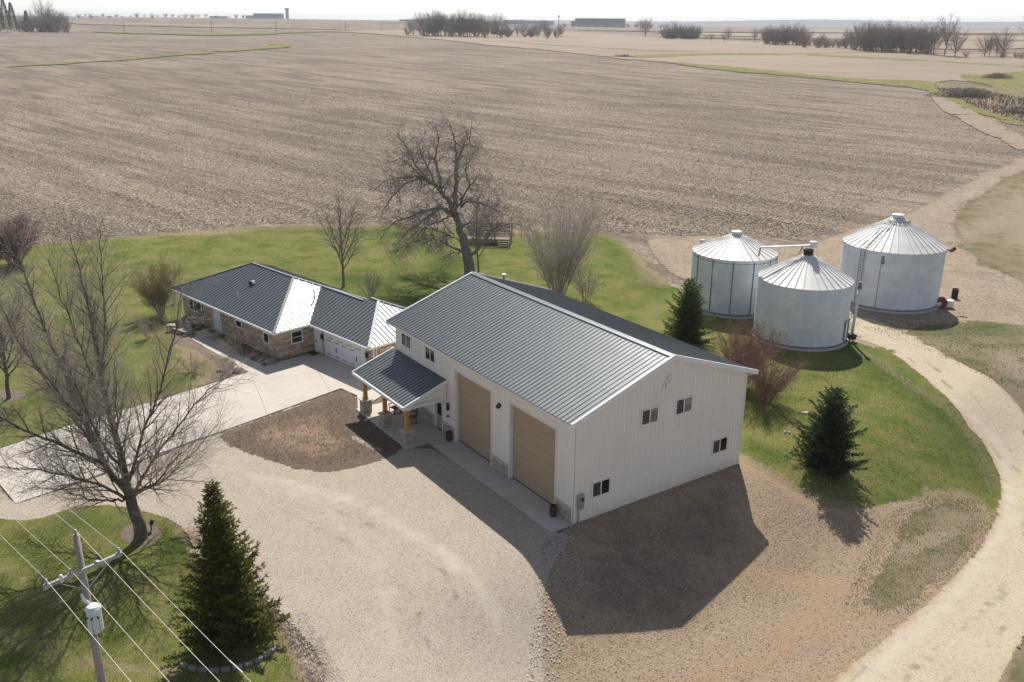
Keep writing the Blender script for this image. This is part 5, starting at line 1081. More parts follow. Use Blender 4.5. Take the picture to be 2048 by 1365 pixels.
p=(-13.59, 83.49); proc_tree((*p,0),2.6,1.5,23,'small bare shrub on the lawn behind the garage roof',M['twig_grey'],M['twig_pale'],'shrub','bare_shrub','fan',nl=14,thin=.35,dens=1.6,parts=False)
for i,(p,h,s,l) in enumerate([((-27.09, 73.72),1.6,1.1,'bare pinkish shrub right beside the garden seat'),((-24.79, 70.85),1.2,.9,'low bare shrub at the front door step'),((-22.11, 67.71),1.7,1.2,'bare pink-twigged shrub between walk and house corner'),((-31.56, 80.72),1.4,1.3,'bare shrub behind the garden seat at the house end'),((-24.04, 63.54),1.5,1.5,'loose bare shrub on the lawn below the front walk'),((-30.01, 70.96),2.0,1.7,'tangled bare shrub left of the garden seat'),((-21.39, 63.49),1.0,1.0,'low bare shrub at the driveway edge')]):
    proc_tree((*p,0),h,s,50+i,l,M['twig_pale'],M['twig_red'] if i%2==0 else M['twig_pale'],'shrub','bare_shrub','fan',nl=14,thin=.3,dens=1.8,parts=False,tip=.006)

# ------------------------------------------------------------------ spruces
def spruce(loc,h,rad,seed,label,mat,lean=(0,0),low=.12,dens=1.0,prof=.85,skew=None):
    rg=random.Random(seed); nr=np.random.RandomState(seed); root=empty('spruce_tree',loc,0,label=label,cat='spruce',group='dark evergreen spruces')
    t=TT(); t.tube([(0,0,-.2),(0,0,h*.5),(lean[0],lean[1],h*.98)],[.02*h,.013*h,.01],8); link_tt('trunk',t,M['bark'],root)
    V=[];Tr=[];n=0; bt=TT(); levels=int(h/.19); 
    for li in range(levels):
        f=li/levels; z=h*(low+(1-low)*f); r0=rad*min(1,(.55+f*3.5))*(1-f)**prof*rg.uniform(.86,1.1)+.06
        nb=max(4,int((5+7*(1-f))*dens)); ph=rg.uniform(0,6.28)
        for b in range(nb):
            a=ph+b*6.283/nb+rg.uniform(-.3,.3); L=r0*rg.uniform(.5,1.2)
            L*=1+.13*math.sin(a*2+seed)+.1*math.sin(a*3+li*.35)
            up=.55*f+.05-.28*(1-f); D=np.array([math.cos(a),math.sin(a),up]); O=np.array([lean[0]*f,lean[1]*f,z])
            m=max(3,int(L/.11)); s=(np.arange(m)+nr.rand(m))/m; s=s**.8
            tipz=np.where(s>.6,(s-.6)*.25*L,0)
            Pc=O+D*s[:,None]*L; Pc[:,2]+=tipz-.10*L*np.sin(s*3.14)
            bt.tube([tuple(O),tuple(O+D*L*.5+[0,0,-.08*L]),tuple(Pc[-1])],[.02,.012,.004],3)
            side=np.array([-math.sin(a),math.cos(a),0])
            for sg in (-1,1,0):
                k=len(Pc); ln=(.10+.30*L*(1-s)*.9+.06)*nr.uniform(.7,1.2,k) if sg else nr.uniform(.12,.24,k)
                ln=np.clip(ln,.1,.55)
                d=np.array([math.cos(a),math.sin(a),.1])[None]*nr.uniform(.5,.9,k)[:,None]+side[None]*sg*nr.uniform(.55,1,k)[:,None]+np.stack([nr.normal(0,.15,k),nr.normal(0,.15,k),nr.normal(-.05 if sg else .35,.22,k)],1)
                d/=np.linalg.norm(d,axis=1)[:,None]
                # each twig: several needle sprays along it
                for q in range(3):
                    c0=Pc+d*(ln*q/3)[:,None]; dd=d+nr.normal(0,.28,(k,3)); dd/=np.linalg.norm(dd,axis=1)[:,None]
                    w=np.cross(dd,nr.normal(0,1,(k,3))); w/=np.linalg.norm(w,axis=1)[:,None]; wl=nr.uniform(.02,.045,k)[:,None]; e=c0+dd*(ln*.5+.05)[:,None]
                    A=c0-w*wl*.4; B=c0+dd*(ln*.22)[:,None]+w*wl; Cc=e; Dd=c0+dd*(ln*.22)[:,None]-w*wl
                    V.append(np.stack([A,B,Cc,Dd],1).reshape(-1,3)); i0=n+np.arange(k)*4; Tr.append(np.stack([i0,i0+1,i0+2,i0+3],1)); n+=4*k
    me=mesh_np('foliage',np.concatenate(V),np.concatenate(Tr)); o=link('foliage',me,mat,root,kind='stuff'); link_tt('branches',bt,M['bark'],root)
    return root
spruce(P3((-11.95, 32.25)),7.6,2.05,1,'nearest olive-green spruce beside the gravel yard in front of the power lines',M['needles_olive'],low=.03,dens=1.3,prof=.92)
spruce(P3((19.19, 49.76)),5.16,2.05,2,'dark blue-green spruce standing alone on the lawn right of the barn',M['needles_blue'],low=.03,dens=1.15,prof=.62)
spruce(P3((14.57, 71.75)),5.36,2.25,3,'spruce behind the barn roof left of the grain bins',M['needles_mid'],low=.03,dens=1.0,prof=.75)
print('near trees done')

# ------------------------------------------------------------------ far trees and buildings
def far_protos():
    P=[]
    for i,(h,s,st,d) in enumerate([(12,4.6,'low',.6),(12,5.6,'low',.6),(12,3.8,'low',.7),(12,5.0,'vase',.6),(6,3.2,'fan',.5),(8,3.4,'fan',.45)]):
        r=proc_tree((0,0,-500),h,s,100+i,'x',M['far_twig'],M['far_twig'],style=st,dens=d,thin=1.1,parts=False,maxlev=3,nl=(20 if st=='fan' else 13),tip=.02); P.append((r,h))
    return P
PROT=far_protos(); rgf=random.Random(77)
def put_far(px_xy,h,kind,label,group,sx=1.0,cat='tree'):
    r,h0=PROT[kind]; s=h*1.14/h0; x,y=px_xy
    return copy_tree(r,(x,y,Tz((x,y))-.2),rgf.uniform(0,6.28),(s*sx,s*sx,s),label=label,cat=cat,group=group)
ORD=['first','second','third','fourth','fifth','sixth','seventh','eighth','ninth','tenth','eleventh']
def row(specs,label,group,cat='tree'):
    few=len(specs)<=11
    for i,(xy,h,k,sx) in enumerate(specs): put_far(xy,h,k,(label+', '+ORD[i]+' from the left') if few else label,group,sx,cat)
row([((-92.98, 858.45),10.86,1,0.85),((-83.27, 790.95),12.35,1,1.18),((-80.49, 821.94),15.92,2,1.18),((-78.15, 829.01),13.75,1,0.87),((-72.7, 802.07),13.78,3,0.92),((-68.86, 801.16),13.88,1,0.91),((-64.22, 795.42),10.51,0,1.04),((-61.73, 801.0),13.96,2,1.13),((-58.61, 822.02),11.94,3,0.99),((-53.11, 809.88),14.66,0,1.18),((-48.28, 792.99),9.46,3,0.95),((-44.06, 769.63),13.34,0,1.08),((-44.02, 798.24),13.01,0,1.10),((-39.66, 777.99),11.39,2,1.00),((-35.69, 762.4),16.27,3,0.84),((-30.77, 769.06),14.12,2,0.81),((-28.86, 771.75),15.68,2,1.01),((-26.4, 782.4),13.14,2,1.17),((-22.49, 747.08),14.6,2,0.92),((-20.26, 736.79),14.08,2,1.20),((-17.44, 802.9),11.12,3,0.81),((-13.81, 764.12),15.94,2,0.98),((-10.64, 737.09),14.59,0,1.12)],'leafless tree in the grove beyond the big field, left of the white farm roofs','trees of the far centre grove')
row([((-6.71, 773.57),8.32,2,0.99),((-5.27, 801.45),10.78,0,0.85),((-2.32, 795.64),7.77,0,1.05),((2.62, 782.54),9.49,0,1.00),((6.19, 822.49),6.09,3,0.94),((8.14, 803.03),9.74,3,1.03),((12.87, 810.42),5.36,3,1.08),((17.02, 826.98),8.24,3,1.09),((19.14, 789.73),5.34,0,1.03),((22.31, 831.12),8.28,2,0.93),((25.59, 824.93),11.42,3,1.06),((26.26, 757.04),9.37,3,0.94),((28.41, 783.62),6.39,0,1.15),((32.97, 775.38),5.13,2,1.01),((37.37, 800.32),8.45,2,1.17),((38.01, 779.05),8.26,3,1.07)],'leafless tree in front of the far white farm roofs','trees before the far farm')
row([((-65.45, 800.35),13.47,0,0.86),((-65.29, 814.16),14.5,0,1.10),((-58.67, 804.93),14.93,1,1.19),((-57.19, 832.65),14.5,0,0.93),((-50.2, 810.78),11.74,0,0.97),((-46.65, 800.48),15.28,0,1.04),((-42.66, 804.26),12.83,0,0.94),((-37.37, 772.54),12.22,0,1.08)],'taller leafless tree in the middle of the centre grove','tall trees of the far centre grove')
row([((128.79, 821.01),6.56,1,1.39),((122.88, 770.24),7.19,1,1.23),((131.38, 790.0),11.87,4,1.37),((132.8, 783.77),6.38,4,1.23),((135.74, 777.11),4.22,1,1.08),((139.1, 789.35),4.21,5,1.26),((137.61, 758.19),7.97,5,1.58),((146.19, 783.1),8.54,4,1.36),((153.19, 798.36),8.82,5,1.15)],'twiggy tree in the small clump left of the right treeline','small clump right of centre')
row([((141.94, 708.26),3.23,3,1.00),((143.09, 694.01),4.64,1,1.06),((147.1, 670.72),5.54,1,1.11),((158.83, 710.96),8.21,3,0.90),((170.37, 676.84),8.69,3,0.91)],'separate bare tree in the gap before the dense treeline','scattered trees before the treeline')
row([((166.19, 631.01),9.73,5,1.17),((171.33, 645.5),7.53,1,1.02),((172.47, 638.44),7.74,0,1.44),((172.32, 629.25),7.69,5,1.30),((165.02, 602.4),8.64,5,1.43),((169.16, 603.68),7.92,1,1.45),((179.13, 631.22),7.49,2,1.42),((172.49, 607.65),8.9,2,1.32),((178.53, 621.02),9.36,1,1.24),((178.23, 611.0),8.37,2,1.27),((174.42, 591.4),7.44,0,1.03),((183.0, 610.9),9.81,0,1.33),((180.03, 594.6),7.51,0,1.50)],'bare tree in the first dense stretch of the right treeline','first stretch of the right treeline')
row([((169.85, 559.72),7.18,0,0.93),((181.13, 586.01),3.95,5,1.05),((183.85, 582.92),5.0,5,0.95),((182.86, 573.99),4.59,0,1.07),((183.85, 571.45),7.05,2,1.04),((181.33, 549.1),3.76,0,1.18),((186.46, 558.51),4.19,5,1.02),((182.0, 537.39),5.12,0,1.01),((186.93, 544.42),4.76,2,1.11),((188.62, 541.87),8.94,2,1.08),((187.58, 530.79),8.0,0,1.16)],'lower bare tree in the thin middle of the right treeline','thin middle of the right treeline')
row([((187.05, 521.46),10.89,1,1.19),((187.69, 517.91),11.94,1,1.40),((191.72, 523.03),7.75,2,1.02),((183.76, 501.08),13.11,0,1.20),((194.94, 528.85),12.26,0,1.10),((189.56, 507.53),10.21,2,1.38),((195.95, 521.15),11.96,2,1.46),((193.05, 509.75),10.15,0,1.08),((196.94, 515.08),11.37,1,1.43),((194.03, 503.2),10.07,0,1.14),((200.15, 513.61),12.67,0,1.02),((197.48, 505.3),12.94,1,1.16),((203.83, 516.83),11.15,1,1.24),((195.74, 492.74),11.81,2,1.16),((197.64, 493.62),9.64,0,1.02),((202.88, 500.25),10.78,2,1.04),((205.59, 502.41),8.99,1,1.34),((204.35, 499.99),12.05,0,1.37),((204.38, 494.91),11.17,0,1.09),((209.58, 505.09),10.83,2,1.22),((207.55, 493.16),12.85,0,1.23),((207.12, 490.27),10.42,0,1.27),((207.45, 486.78),9.51,1,1.47),((211.66, 491.87),11.93,1,1.05),((208.23, 479.63),11.41,2,1.03),((216.24, 494.73),11.63,1,1.42)],'bare tree in the tallest dense stretch of the right treeline','tall stretch of the right treeline')
row([((226.35, 457.84),9.3,1,1.18),((229.38, 459.61),9.16,3,0.88),((234.84, 463.31),8.54,1,0.83),((236.28, 461.33),10.87,1,1.14)],'bare tree in the small group near the right edge','small group near the right edge')
row([((214.25, 451.47),2.64,5,1.59),((231.16, 450.2),3.42,4,1.78),((237.14, 449.86),2.5,5,1.91),((237.26, 445.13),2.94,4,1.45)],'low bush along the field edge at the far right','low bushes at far right')
row([((-440.86, 861.66),12.98,4,1.25),((-429.15, 842.86),9.44,4,0.94),((-403.94, 806.18),15.48,1,0.90),((-422.63, 851.09),10.28,4,1.19),((-406.13, 826.27),11.77,1,1.29),((-420.72, 863.73),15.25,5,1.03),((-404.41, 834.38),11.43,4,1.06),((-405.6, 844.21),16.27,5,1.24),((-396.42, 830.36),15.4,1,1.18),((-406.41, 856.27),15.54,4,1.31),((-390.62, 832.82),13.25,1,0.91)],'bare tree in the thicket at the far left','bare trees of the far left thicket')
row([((-593.7, 1311.9),4.6,4,1.84),((-624.0, 1401.4),4.2,1,1.48),((-556.5, 1266.1),5.7,5,1.71),((-572.1, 1320.4),3.2,1,1.96),((-626.0, 1465.9),4.4,5,2.17),((-550.0, 1307.0),3.3,4,2.44),((-577.6, 1398.4),3.9,4,2.21),((-526.6, 1292.9),3.1,1,1.45),((-583.8, 1467.1),2.6,5,1.97),((-570.4, 1456.3),5.7,5,2.26),((-533.7, 1390.1),3.9,1,1.93),((-497.8, 1323.5),5.6,4,1.44),((-523.1, 1412.2),3.3,1,1.92),((-524.3, 1448.0),5.5,5,2.01),((-494.2, 1392.9),4.5,1,2.10),((-502.6, 1444.0),3.3,5,2.22),((-448.0, 1312.7),5.5,1,2.21),((-450.8, 1347.6),4.9,5,2.56),((-475.9, 1449.9),4.5,1,2.19),((-470.6, 1468.4),5.4,1,1.72),((-423.6, 1345.9),2.7,1,2.59),((-414.5, 1339.3),3.7,4,1.89),((-409.6, 1357.6),2.6,5,2.32),((-399.5, 1352.2),2.7,1,2.31),((-409.4, 1418.1),5.0,5,2.06),((-393.1, 1396.7),4.3,4,1.77)],'tiny tree on the left horizon','trees on the left horizon')
row([((80.74, 1542.68),6.06,4,2.08),((101.9, 1665.52),6.54,5,1.90),((118.09, 1751.32),6.88,4,1.76),((129.7, 1688.8),6.63,5,1.62),((148.71, 1757.7),6.9,4,1.92),((164.9, 1725.93),12.45,5,2.27),((189.71, 1863.9),8.97,4,1.78),((209.54, 1867.66),7.34,4,2.47),((213.27, 1800.49),7.07,4,1.40),((237.4, 1872.6),7.36,5,1.58),((227.17, 1694.21),13.8,5,2.28),((267.45, 1885.15),7.41,4,1.84),((298.13, 1951.16),7.66,5,1.85),((281.42, 1786.69),7.02,4,1.70)],'tiny tree on the horizon right of centre','trees on the horizon right of centre')
row([((168.09, 635.72),7.92,5,1.58),((171.53, 619.19),6.35,5,1.23),((179.81, 633.66),8.46,4,1.56),((182.21, 613.63),5.32,4,1.91),((190.01, 626.78),8.49,4,1.77)],'low undergrowth in the first dense stretch of the right treeline','undergrowth of the right treeline first stretch','bush')
row([((168.91, 555.64),4.3,4,1.77),((175.18, 549.68),5.48,4,1.61),((182.04, 557.52),5.5,4,1.76),((187.6, 550.62),3.56,5,1.23),((190.09, 547.81),5.33,5,1.34)],'low undergrowth in the thin middle of the right treeline','undergrowth of the right treeline middle','bush')
row([((184.38, 516.99),6.21,4,1.19),((187.57, 510.11),7.67,4,1.52),((188.61, 503.53),6.78,4,1.28),((191.12, 493.52),6.47,4,1.14),((192.37, 488.06),6.96,5,1.45),((198.55, 488.77),5.78,5,1.26),((198.18, 479.05),7.38,5,1.27),((204.91, 480.13),5.9,5,1.36),((203.91, 471.26),4.6,4,1.27)],'low undergrowth below the tallest stretch of the right treeline','undergrowth of the tall treeline stretch','bush')
row([((184.58, 498.99),8.91,0,1.17),((186.91, 491.25),11.84,0,0.93),((190.8, 495.4),10.02,2,1.00),((195.13, 496.51),8.03,3,1.22),((194.75, 488.24),7.06,0,1.07),((200.91, 489.54),10.91,0,1.07),((198.77, 477.43),11.19,0,0.92),((205.75, 482.11),7.71,2,1.02),((204.46, 473.12),6.99,0,0.97)],'extra tall bare tree in the tallest stretch of the right treeline','tall stretch of the right treeline','tree')
row([((160.63, 607.28),8.53,3,1.02),((164.55, 614.86),10.75,0,1.16),((167.92, 620.21),8.68,3,1.16),((168.05, 607.67),9.61,1,1.13),((171.71, 612.84),11.05,0,1.21),((176.99, 620.18),11.06,3,1.19),((178.27, 612.24),6.31,3,1.27),((178.0, 603.65),12.04,0,1.24),((183.44, 614.54),7.6,3,1.37)],'bare tree in the first dense stretch of the right treeline','first stretch of the right treeline','tree')
row([((-89.73, 804.49),6.59,5,1.63),((-71.67, 772.57),9.3,4,1.89),((-66.76, 796.04),5.94,5,1.63),((-50.62, 771.47),8.19,4,1.46),((-44.24, 787.19),5.83,5,1.67),((-30.94, 783.64),8.89,4,1.72),((-23.88, 767.07),7.08,4,1.55),((-10.58, 761.52),6.88,5,1.50),((-5.06, 768.13),7.09,4,1.51),((8.64, 772.42),4.62,4,1.79),((13.91, 774.23),8.06,4,1.58),((25.8, 743.85),8.08,5,1.33),((33.8, 766.57),6.21,5,1.66)],'low undergrowth at the foot of the far centre grove','undergrowth of the centre grove','bush')
row([((-68.65, 774.86),11.08,0,0.96),((-68.03, 796.35),16.95,3,1.26),((-64.22, 775.22),18.21,0,1.18),((-62.08, 784.01),15.58,3,1.19),((-59.5, 777.07),15.98,3,0.97),((-56.23, 782.47),11.84,1,0.99),((-52.64, 765.68),9.67,1,1.24),((-50.41, 787.23),13.53,3,0.98),((-45.82, 765.33),11.39,3,1.09),((-43.38, 764.63),18.15,1,1.02),((-40.48, 770.21),17.15,1,1.25),((-37.55, 759.71),12.76,3,1.23),((-34.77, 768.59),9.86,0,1.01),((-32.2, 764.61),15.76,0,0.99)],'taller leafless tree in the middle of the centre grove','tall trees of the far centre grove','tree')
row([((122.34, 779.67),6.24,5,2.18),((120.83, 754.77),7.64,4,1.89),((123.72, 755.6),6.49,4,1.77),((125.32, 753.32),8.92,4,1.71),((132.07, 774.6),8.52,4,1.46),((131.57, 753.06),9.55,5,1.67),((133.22, 749.03),5.51,5,1.30),((135.51, 746.55),9.5,5,1.86),((138.32, 749.13),9.35,4,1.78),((141.59, 749.82),5.96,4,2.04)],'twiggy bush in the small clump left of the right treeline','bushes of the small clump right of centre','bush')
row([((-425.1, 822.86),5.9,5,1.03),((-421.31, 828.14),9.4,4,1.68),((-422.3, 837.94),10.86,4,1.14),((-411.63, 832.21),11.85,4,1.20),((-407.78, 831.44),8.7,4,1.80),((-401.37, 832.56),10.51,5,1.79),((-388.09, 812.74),6.3,5,1.72),((-388.14, 827.46),6.78,4,1.50),((-377.11, 809.16),11.77,5,1.07)],'twiggy undergrowth in the thicket at the far left','undergrowth of the far left thicket','bush')
put_far((209.41, 463.56),16.49,3,'tallest leafless tree standing above the right treeline',None,.9)
put_far((210.77, 454.77),11.51,1,'leaning leafless tree just right of the tallest one',None,1.0)
put_far((206.22, 468.57),12.99,1,'leafless tree just left of the tallest one',None,.8)
put_far((-413.38, 845.73),23.22,3,'broad leafless tree rising over the far left thicket',None,1.0)
put_far((112.64, 822.08),13.75,1,'single round leafless tree before the flat dark horizon building',None,1.2)
p=(184.84, 330.63); put_far(p,22,3,'large leafless tree reaching in at the right edge above the brush',None,1.0)
def far_conifer(xy,h,label):
    o=empty('conifer',(*xy,Tz(xy)),0,label=label,cat='conifer',group='dark conifers at the far left'); t=TT(); t.tube([(0,0,0),(0,0,h)],[.25,.03],6); link_tt('trunk',t,M['bark'],o)
    nr=np.random.RandomState(int(h*10)); V=[];Q=[];n=0
    k=2600; f=nr.rand(k)**.9; a=nr.rand(k)*6.28; rr=(1-f)**.8*h*.2*nr.uniform(.3,1,k); c=np.stack([rr*np.cos(a),rr*np.sin(a),h*(.06+.94*f)],1)
    d=np.stack([np.cos(a),np.sin(a),nr.normal(-.15,.3,k)],1); w=np.cross(d,nr.normal(0,1,(k,3))); w/=np.linalg.norm(w,axis=1)[:,None]; l=nr.uniform(.5,1.1,k)[:,None]; wd=nr.uniform(.15,.35,k)[:,None]
    V=np.stack([c,c+d*l*.5+w*wd,c+d*l,c+d*l*.5-w*wd],1).reshape(-1,3); Q=np.arange(4*k).reshape(-1,4); link('foliage',mesh_np('foliage',V,Q),M['needles_blue'],o,kind='stuff')
for i,(p,h,l) in enumerate([((-436.91, 814.36),29.09,'tall dark conifer cut by the left edge of the photo'),((-430.22, 812.97),26.68,'tallest whole dark conifer at the far left'),((-430.59, 825.19),23.47,'slim dark conifer second from the far left'),((-423.88, 835.86),16.85,'short dark conifer in the far left thicket'),((-409.0, 844.87),13.31,'rounded dark conifer at the right end of the thicket'),((-403.17, 843.73),12.05,'last low dark conifer of the far left thicket')]):
    far_conifer(p,h,l)
def gable_house(p,rz,l,w,h,rh,label,mw,mr,win=True,name='farmhouse',cat='house'):
    z=Tz(p); o=empty(name,(*p,z),rz,label=label,cat=cat)
    q=MB(); q.box(-l/2,l/2,-w/2,w/2,-1,h); obj('wall',q,mw,o)
    q=MB(); q.prism([(-l/2,-w/2,h),(-l/2,w/2,h),(-l/2,0,h+rh)],(l,0,0)); obj('gable',q,mw,o)
    q=MB(); 
    for s in (-1,1):
        a=Vector((-l/2-.4,s*(w/2+.5),h-.1)); b=Vector((-l/2-.4,0,h+rh+.15)); c=Vector((l+.8,0,0)); q.prism([a,a+c,b+c,b] if s<0 else [b,b+c,a+c,a],(0,0,.25))
    obj('roof',q,mr,o)
    if win:
        for i in range(int(l/4)):
            x=-l/2+2+i*4; q=MB(); q.box(x-.6,x+.6,-w/2-.06,-w/2-.01,h*.35,h*.7); obj('window',q,M['window_tint'],o)
        for i in range(int(w/4)): 
            y=-w/2+2+i*4; q=MB(); q.box(-l/2-.06,-l/2-.01,y-.6,y+.6,h*.35,h*.7); obj('window',q,M['window_tint'],o)
    return o
gable_house((-8.6, 850.0),R(10),12,9,4,3.4,'long low farm building with bright white roof behind the centre grove',M['far_tan'],M['far_white'])
gable_house((16.2, 829.8),R(-70),10,8,5,4,'pale two-storey farmhouse at the right end of the grove',M['far_white'],M['far_roof'])
gable_house((-49.2, 998.8),R(5),32,12,5,5,'wide grey-roofed barn half hidden in the centre grove',M['far_tan'],M['far_roof'],name='farm_barn',cat='barn')
gable_house((-16.8, 859.8),R(80),8,7,4,3,'small red-brown shed beside the white-roofed farm building',M['far_red'],M['far_roof'],name='shed',cat='shed')
gable_house((-80.1, 896.4),R(0),11,7,3,2.5,'low pale house at the left end of the centre grove',M['far_white'],M['far_roof'])
def block(px,dist,w,d,h,rz,label,m,name='warehouse',cat='building',win=0,zoff=0,mr=None):
    p=px; z=Tz(p)+zoff; o=empty(name,(*p,z),rz,label=label,cat=cat); q=MB(); q.box(-w/2,w/2,-d/2,d/2,-3,h); obj('wall',q,M[m],o); q=MB(); q.box(-w/2-.5,w/2+.5,-d/2-.5,d/2+.5,h,h+.8); obj('roof',q,M[mr or 'far_roof'],o)
    for i in range(win): x=-w/2+(i+.5)*w/win; q=MB(); q.box(x-w/win*.35,x+w/win*.35,-d/2-.15,-d/2-.02,h*.45,h*.75); obj('window',q,M['window_tint'],o)
    return o
block((-592.8, 2325.6),0,66,30,11,0,'pale blue terminal building beside the tower on the left horizon',"far_blue",'terminal_building',win=10,mr='far_white'); block((-643.2, 2364.1),0,28,20,6,0,'lower wing at the left of the horizon terminal building','far_blue',win=4,mr='far_white')
p=(-550.4, 2336.0); o=empty('control_tower',(*p,Tz(p)),0,label='airport control tower on the left horizon',cat='tower'); q=MB(); q.box(-3.2,3.2,-3.2,3.2,-3,19); obj('tower_shaft',q,M['far_blue'],o); q=MB(); q.lathe([(3.5,19),(5,21),(5.4,24),(3.8,24.4),(0,25)],8); obj('control_cab',q,M['window_tint'],o); q=MB(); q.tube([(0,0,25),(0,0,28)],.3,5); obj('antenna',q,M['far_white'],o)
block((177.0, 1992.2),0,100,50,15,0,'long dark flat building on the horizon right of the grove','far_dark',win=12); block((131.3, 1975.6),0,28,30,9,0,'low dark wing at the left of the long horizon building','far_dark',win=4); block((170.1, 1892.4),0,96,16,4,0,'pale earth bank before the long dark horizon building','far_tan','earth_bank',cat='bank',mr='pale_field' if 'pale_field' in M else 'far_tan')
block((48.5, 2299.5),0,90,30,7,0,'long grey-blue low building on the horizon behind the farm','far_blue',win=9); block((0.6, 2350.0),0,50,30,8,0,'grey low building on the horizon behind the white-roofed farm','far_roof',win=5); block((-254.2, 2386.5),0,60,20,3.5,0,'low pale blue building on the horizon left of the centre grove','far_blue',mr='far_white',win=5); block((-733.5, 2390.0),0,40,20,3.5,0,'thin low pale building on the horizon left of the terminal','far_white',win=3)
p=(87.5, 1898.0); o=empty('water_tower',(*p,Tz(p)),0,label='thin mast with a small head on the horizon left of the dark building',cat='mast'); q=MB(); q.tube([(0,0,-2),(0,0,20)],[.9,.6],6); obj('mast_pole',q,M['far_roof'],o); q=MB(); q.lathe([(0,15),(1.6,16),(1.6,19),(0,20)],8); obj('mast_head',q,M['far_roof'],o)
for i,(p,h,l) in enumerate([((-321.3, 789.13),9.35,'first far power pole from the left along the field road'),((-252.44, 799.59),10.25,'second far power pole from the left along the field road'),((-205.66, 828.41),9.8,'third far power pole from the left, before the terminal building'),((-160.41, 914.04),9.0,'far power pole right of the control tower'),((-127.81, 926.62),7.3,'far power pole nearest the centre grove')]):
    o=empty('power_pole',P3(p),0,label=l,cat='power pole',group='power poles along the far road'); q=MB(); q.tube([(0,0,-.5),(0,0,h)],[.28,.2],6); obj('pole_shaft',q,M['old_wood'],o); q=MB(); q.box(-1.3,1.3,-.1,.1,h-1.2,h-.95); obj('crossarm',q,M['old_wood'],o)
# wooded hill line at the horizon
def hills():
    nr=np.random.RandomState(4); V=[];Q=[]
    for (a0,a1,dist,h,seed) in ((.0,.62,7000,38,1),(-.62,.1,7500,14,2)):
        n=120; th=np.linspace(a0,a1,n); zz=h*(.45+.55*S((th-a0)/(a1-a0)*1.6))*(.85+.15*np.sin(th*23+seed))+nr.uniform(-1.6,1.6,n)
        if seed==2: zz=h*(.6+.4*np.sin(th*9))+nr.uniform(-1.2,1.2,n)
        x=np.sin(th)*dist; y=np.cos(th)*dist; g=T(x,y); b=len(V)
        rows=[(-900,0,-8),(-500,.55,0),(-150,.9,0),(0,1,0),(500,.4,0),(900,0,-10)]; Vv=[]
        for dy,fz,dz in rows: Vv.append(np.stack([np.sin(th)*(dist+dy),np.cos(th)*(dist+dy),g+zz*fz+dz],1))
        Vv=np.concatenate(Vv); off=sum(len(q) for q in V) if V else 0; V.append(Vv)
        for r in range(len(rows)-1):
            i=off+r*n+np.arange(n-1); Q.append(np.stack([i,i+1,i+n+1,i+n],1))
    me=mesh_np('hills',np.concatenate(V),np.concatenate(Q),None,True); n=N('woodland'); n.col(n.mix(n.rmp(n.noise(.02,4),.4,.6),(.05,.052,.045),(.10,.09,.07))); n.set(Roughness=1.0); M['woodland']=n.m; link('hills',me,n.m,kind='structure')
hills()

# ------------------------------------------------------------------ brush heaps, fallen log, weeds, dead trunk at the right
def brush(p,lx,ly,h,n,seed,label,m='twig_dark'):
    rg=random.Random(seed); o=empty('brush_pile',P3(p),0,label=label,cat='brush pile'); parts=[TT() for _ in range(3)]
    for i in range(n):
        x=rg.gauss(0,.42)*lx; y=rg.gauss(0,.4)*ly; env=max(.1,1-(x/lx)**2*.7-(y/ly)**2*.5); z=rg.uniform(0,h*env); d=Vector((rg.uniform(-1,1),rg.uniform(-1,1),rg.uniform(-.25,.55))).normalized(); L=rg.uniform(.8,3.2); r=rg.uniform(.015,.08); P=Vector((x,y,z)); pts=[P-d*L/2,P+Vector((rg.uniform(-.1,.1),rg.uniform(-.1,.1),rg.uniform(-.1,.1))),P+d*L/2]
        parts[i%3].tube([tuple(q) for q in pts],[r,r*.8,r*.3],4)
    for k,t in enumerate(parts): c=link_tt('branches',t,M[['twig_dark','bark','twig_grey'][k]],o); c['kind']='stuff'
    return o
brush((137.91, 286.16),11,4,2.6,900,1,'long dark heap of cut branches at the right field corner')
brush((175.79, 344.23),6,3,1.8,350,2,'small dark brush heap farther back on the grass')
brush((134.2, 249.39),4,2.5,2.0,160,3,'tangle of branches behind the bleached fallen log')
p=(133.81, 249.41); rg=random.Random(8); o=empty('fallen_log',P3(p),R(-20),label='bleached fallen tree limb with forked white branches at the right edge',cat='log')
q=MB(); q.tube([(-3,0,.3),(-1,.2,1.0),(1.0,.3,1.9),(2.2,.2,1.4),(3.0,0,.2)],[.06,.14,.2,.24,.22],8); obj('limb',q,M['silver_log'],o,smooth=True)
for pts in ([(-.4,.2,1.2),(-1.4,-.2,2.3)],[(.3,.3,1.6),(-.5,.6,2.6)],[(.6,.3,1.7),(1.6,.6,2.6)],[(-1.2,.2,.9),(-2.4,.4,1.7)]): q=MB(); q.tube(pts,[.1,.03],6); obj('branch',q,M['silver_log'],o)
p=(135.31, 246.17); o=empty('dead_trunk',P3(p),0,label='thick dark tree trunk cut off by the right edge of the photo',cat='tree trunk'); q=MB(); q.tube([(0,0,-.3),(.1,0,2),(.3,0,5),(.6,0,9)],[.9,.75,.65,.4],12); obj('trunk',q,M['twig_dark'],o,smooth=True)
q=MB(); q.tube([(.3,0,4.5),(1.6,.3,6.5),(3,.4,9)],[.3,.2,.08],7); q.tube([(.4,0,6),(-.6,.5,8),(-1.0,.5,11)],[.25,.15,.05],7); obj('limb',q,M['twig_dark'],o,smooth=True)
p=(135.64, 258.06); q=MB(); q.tube([(0,0,0),(.1,0,1.6),(.2,0,2.6)],[.3,.25,.1],8); o=obj('stump',q,M['twig_dark']); o.location=P3(p); props(o,'short dark broken stump left of the bleached log','stump')
brush((49.99, 435.87),5,1.5,1.0,160,5,'small brown brush heap where the green strip starts')
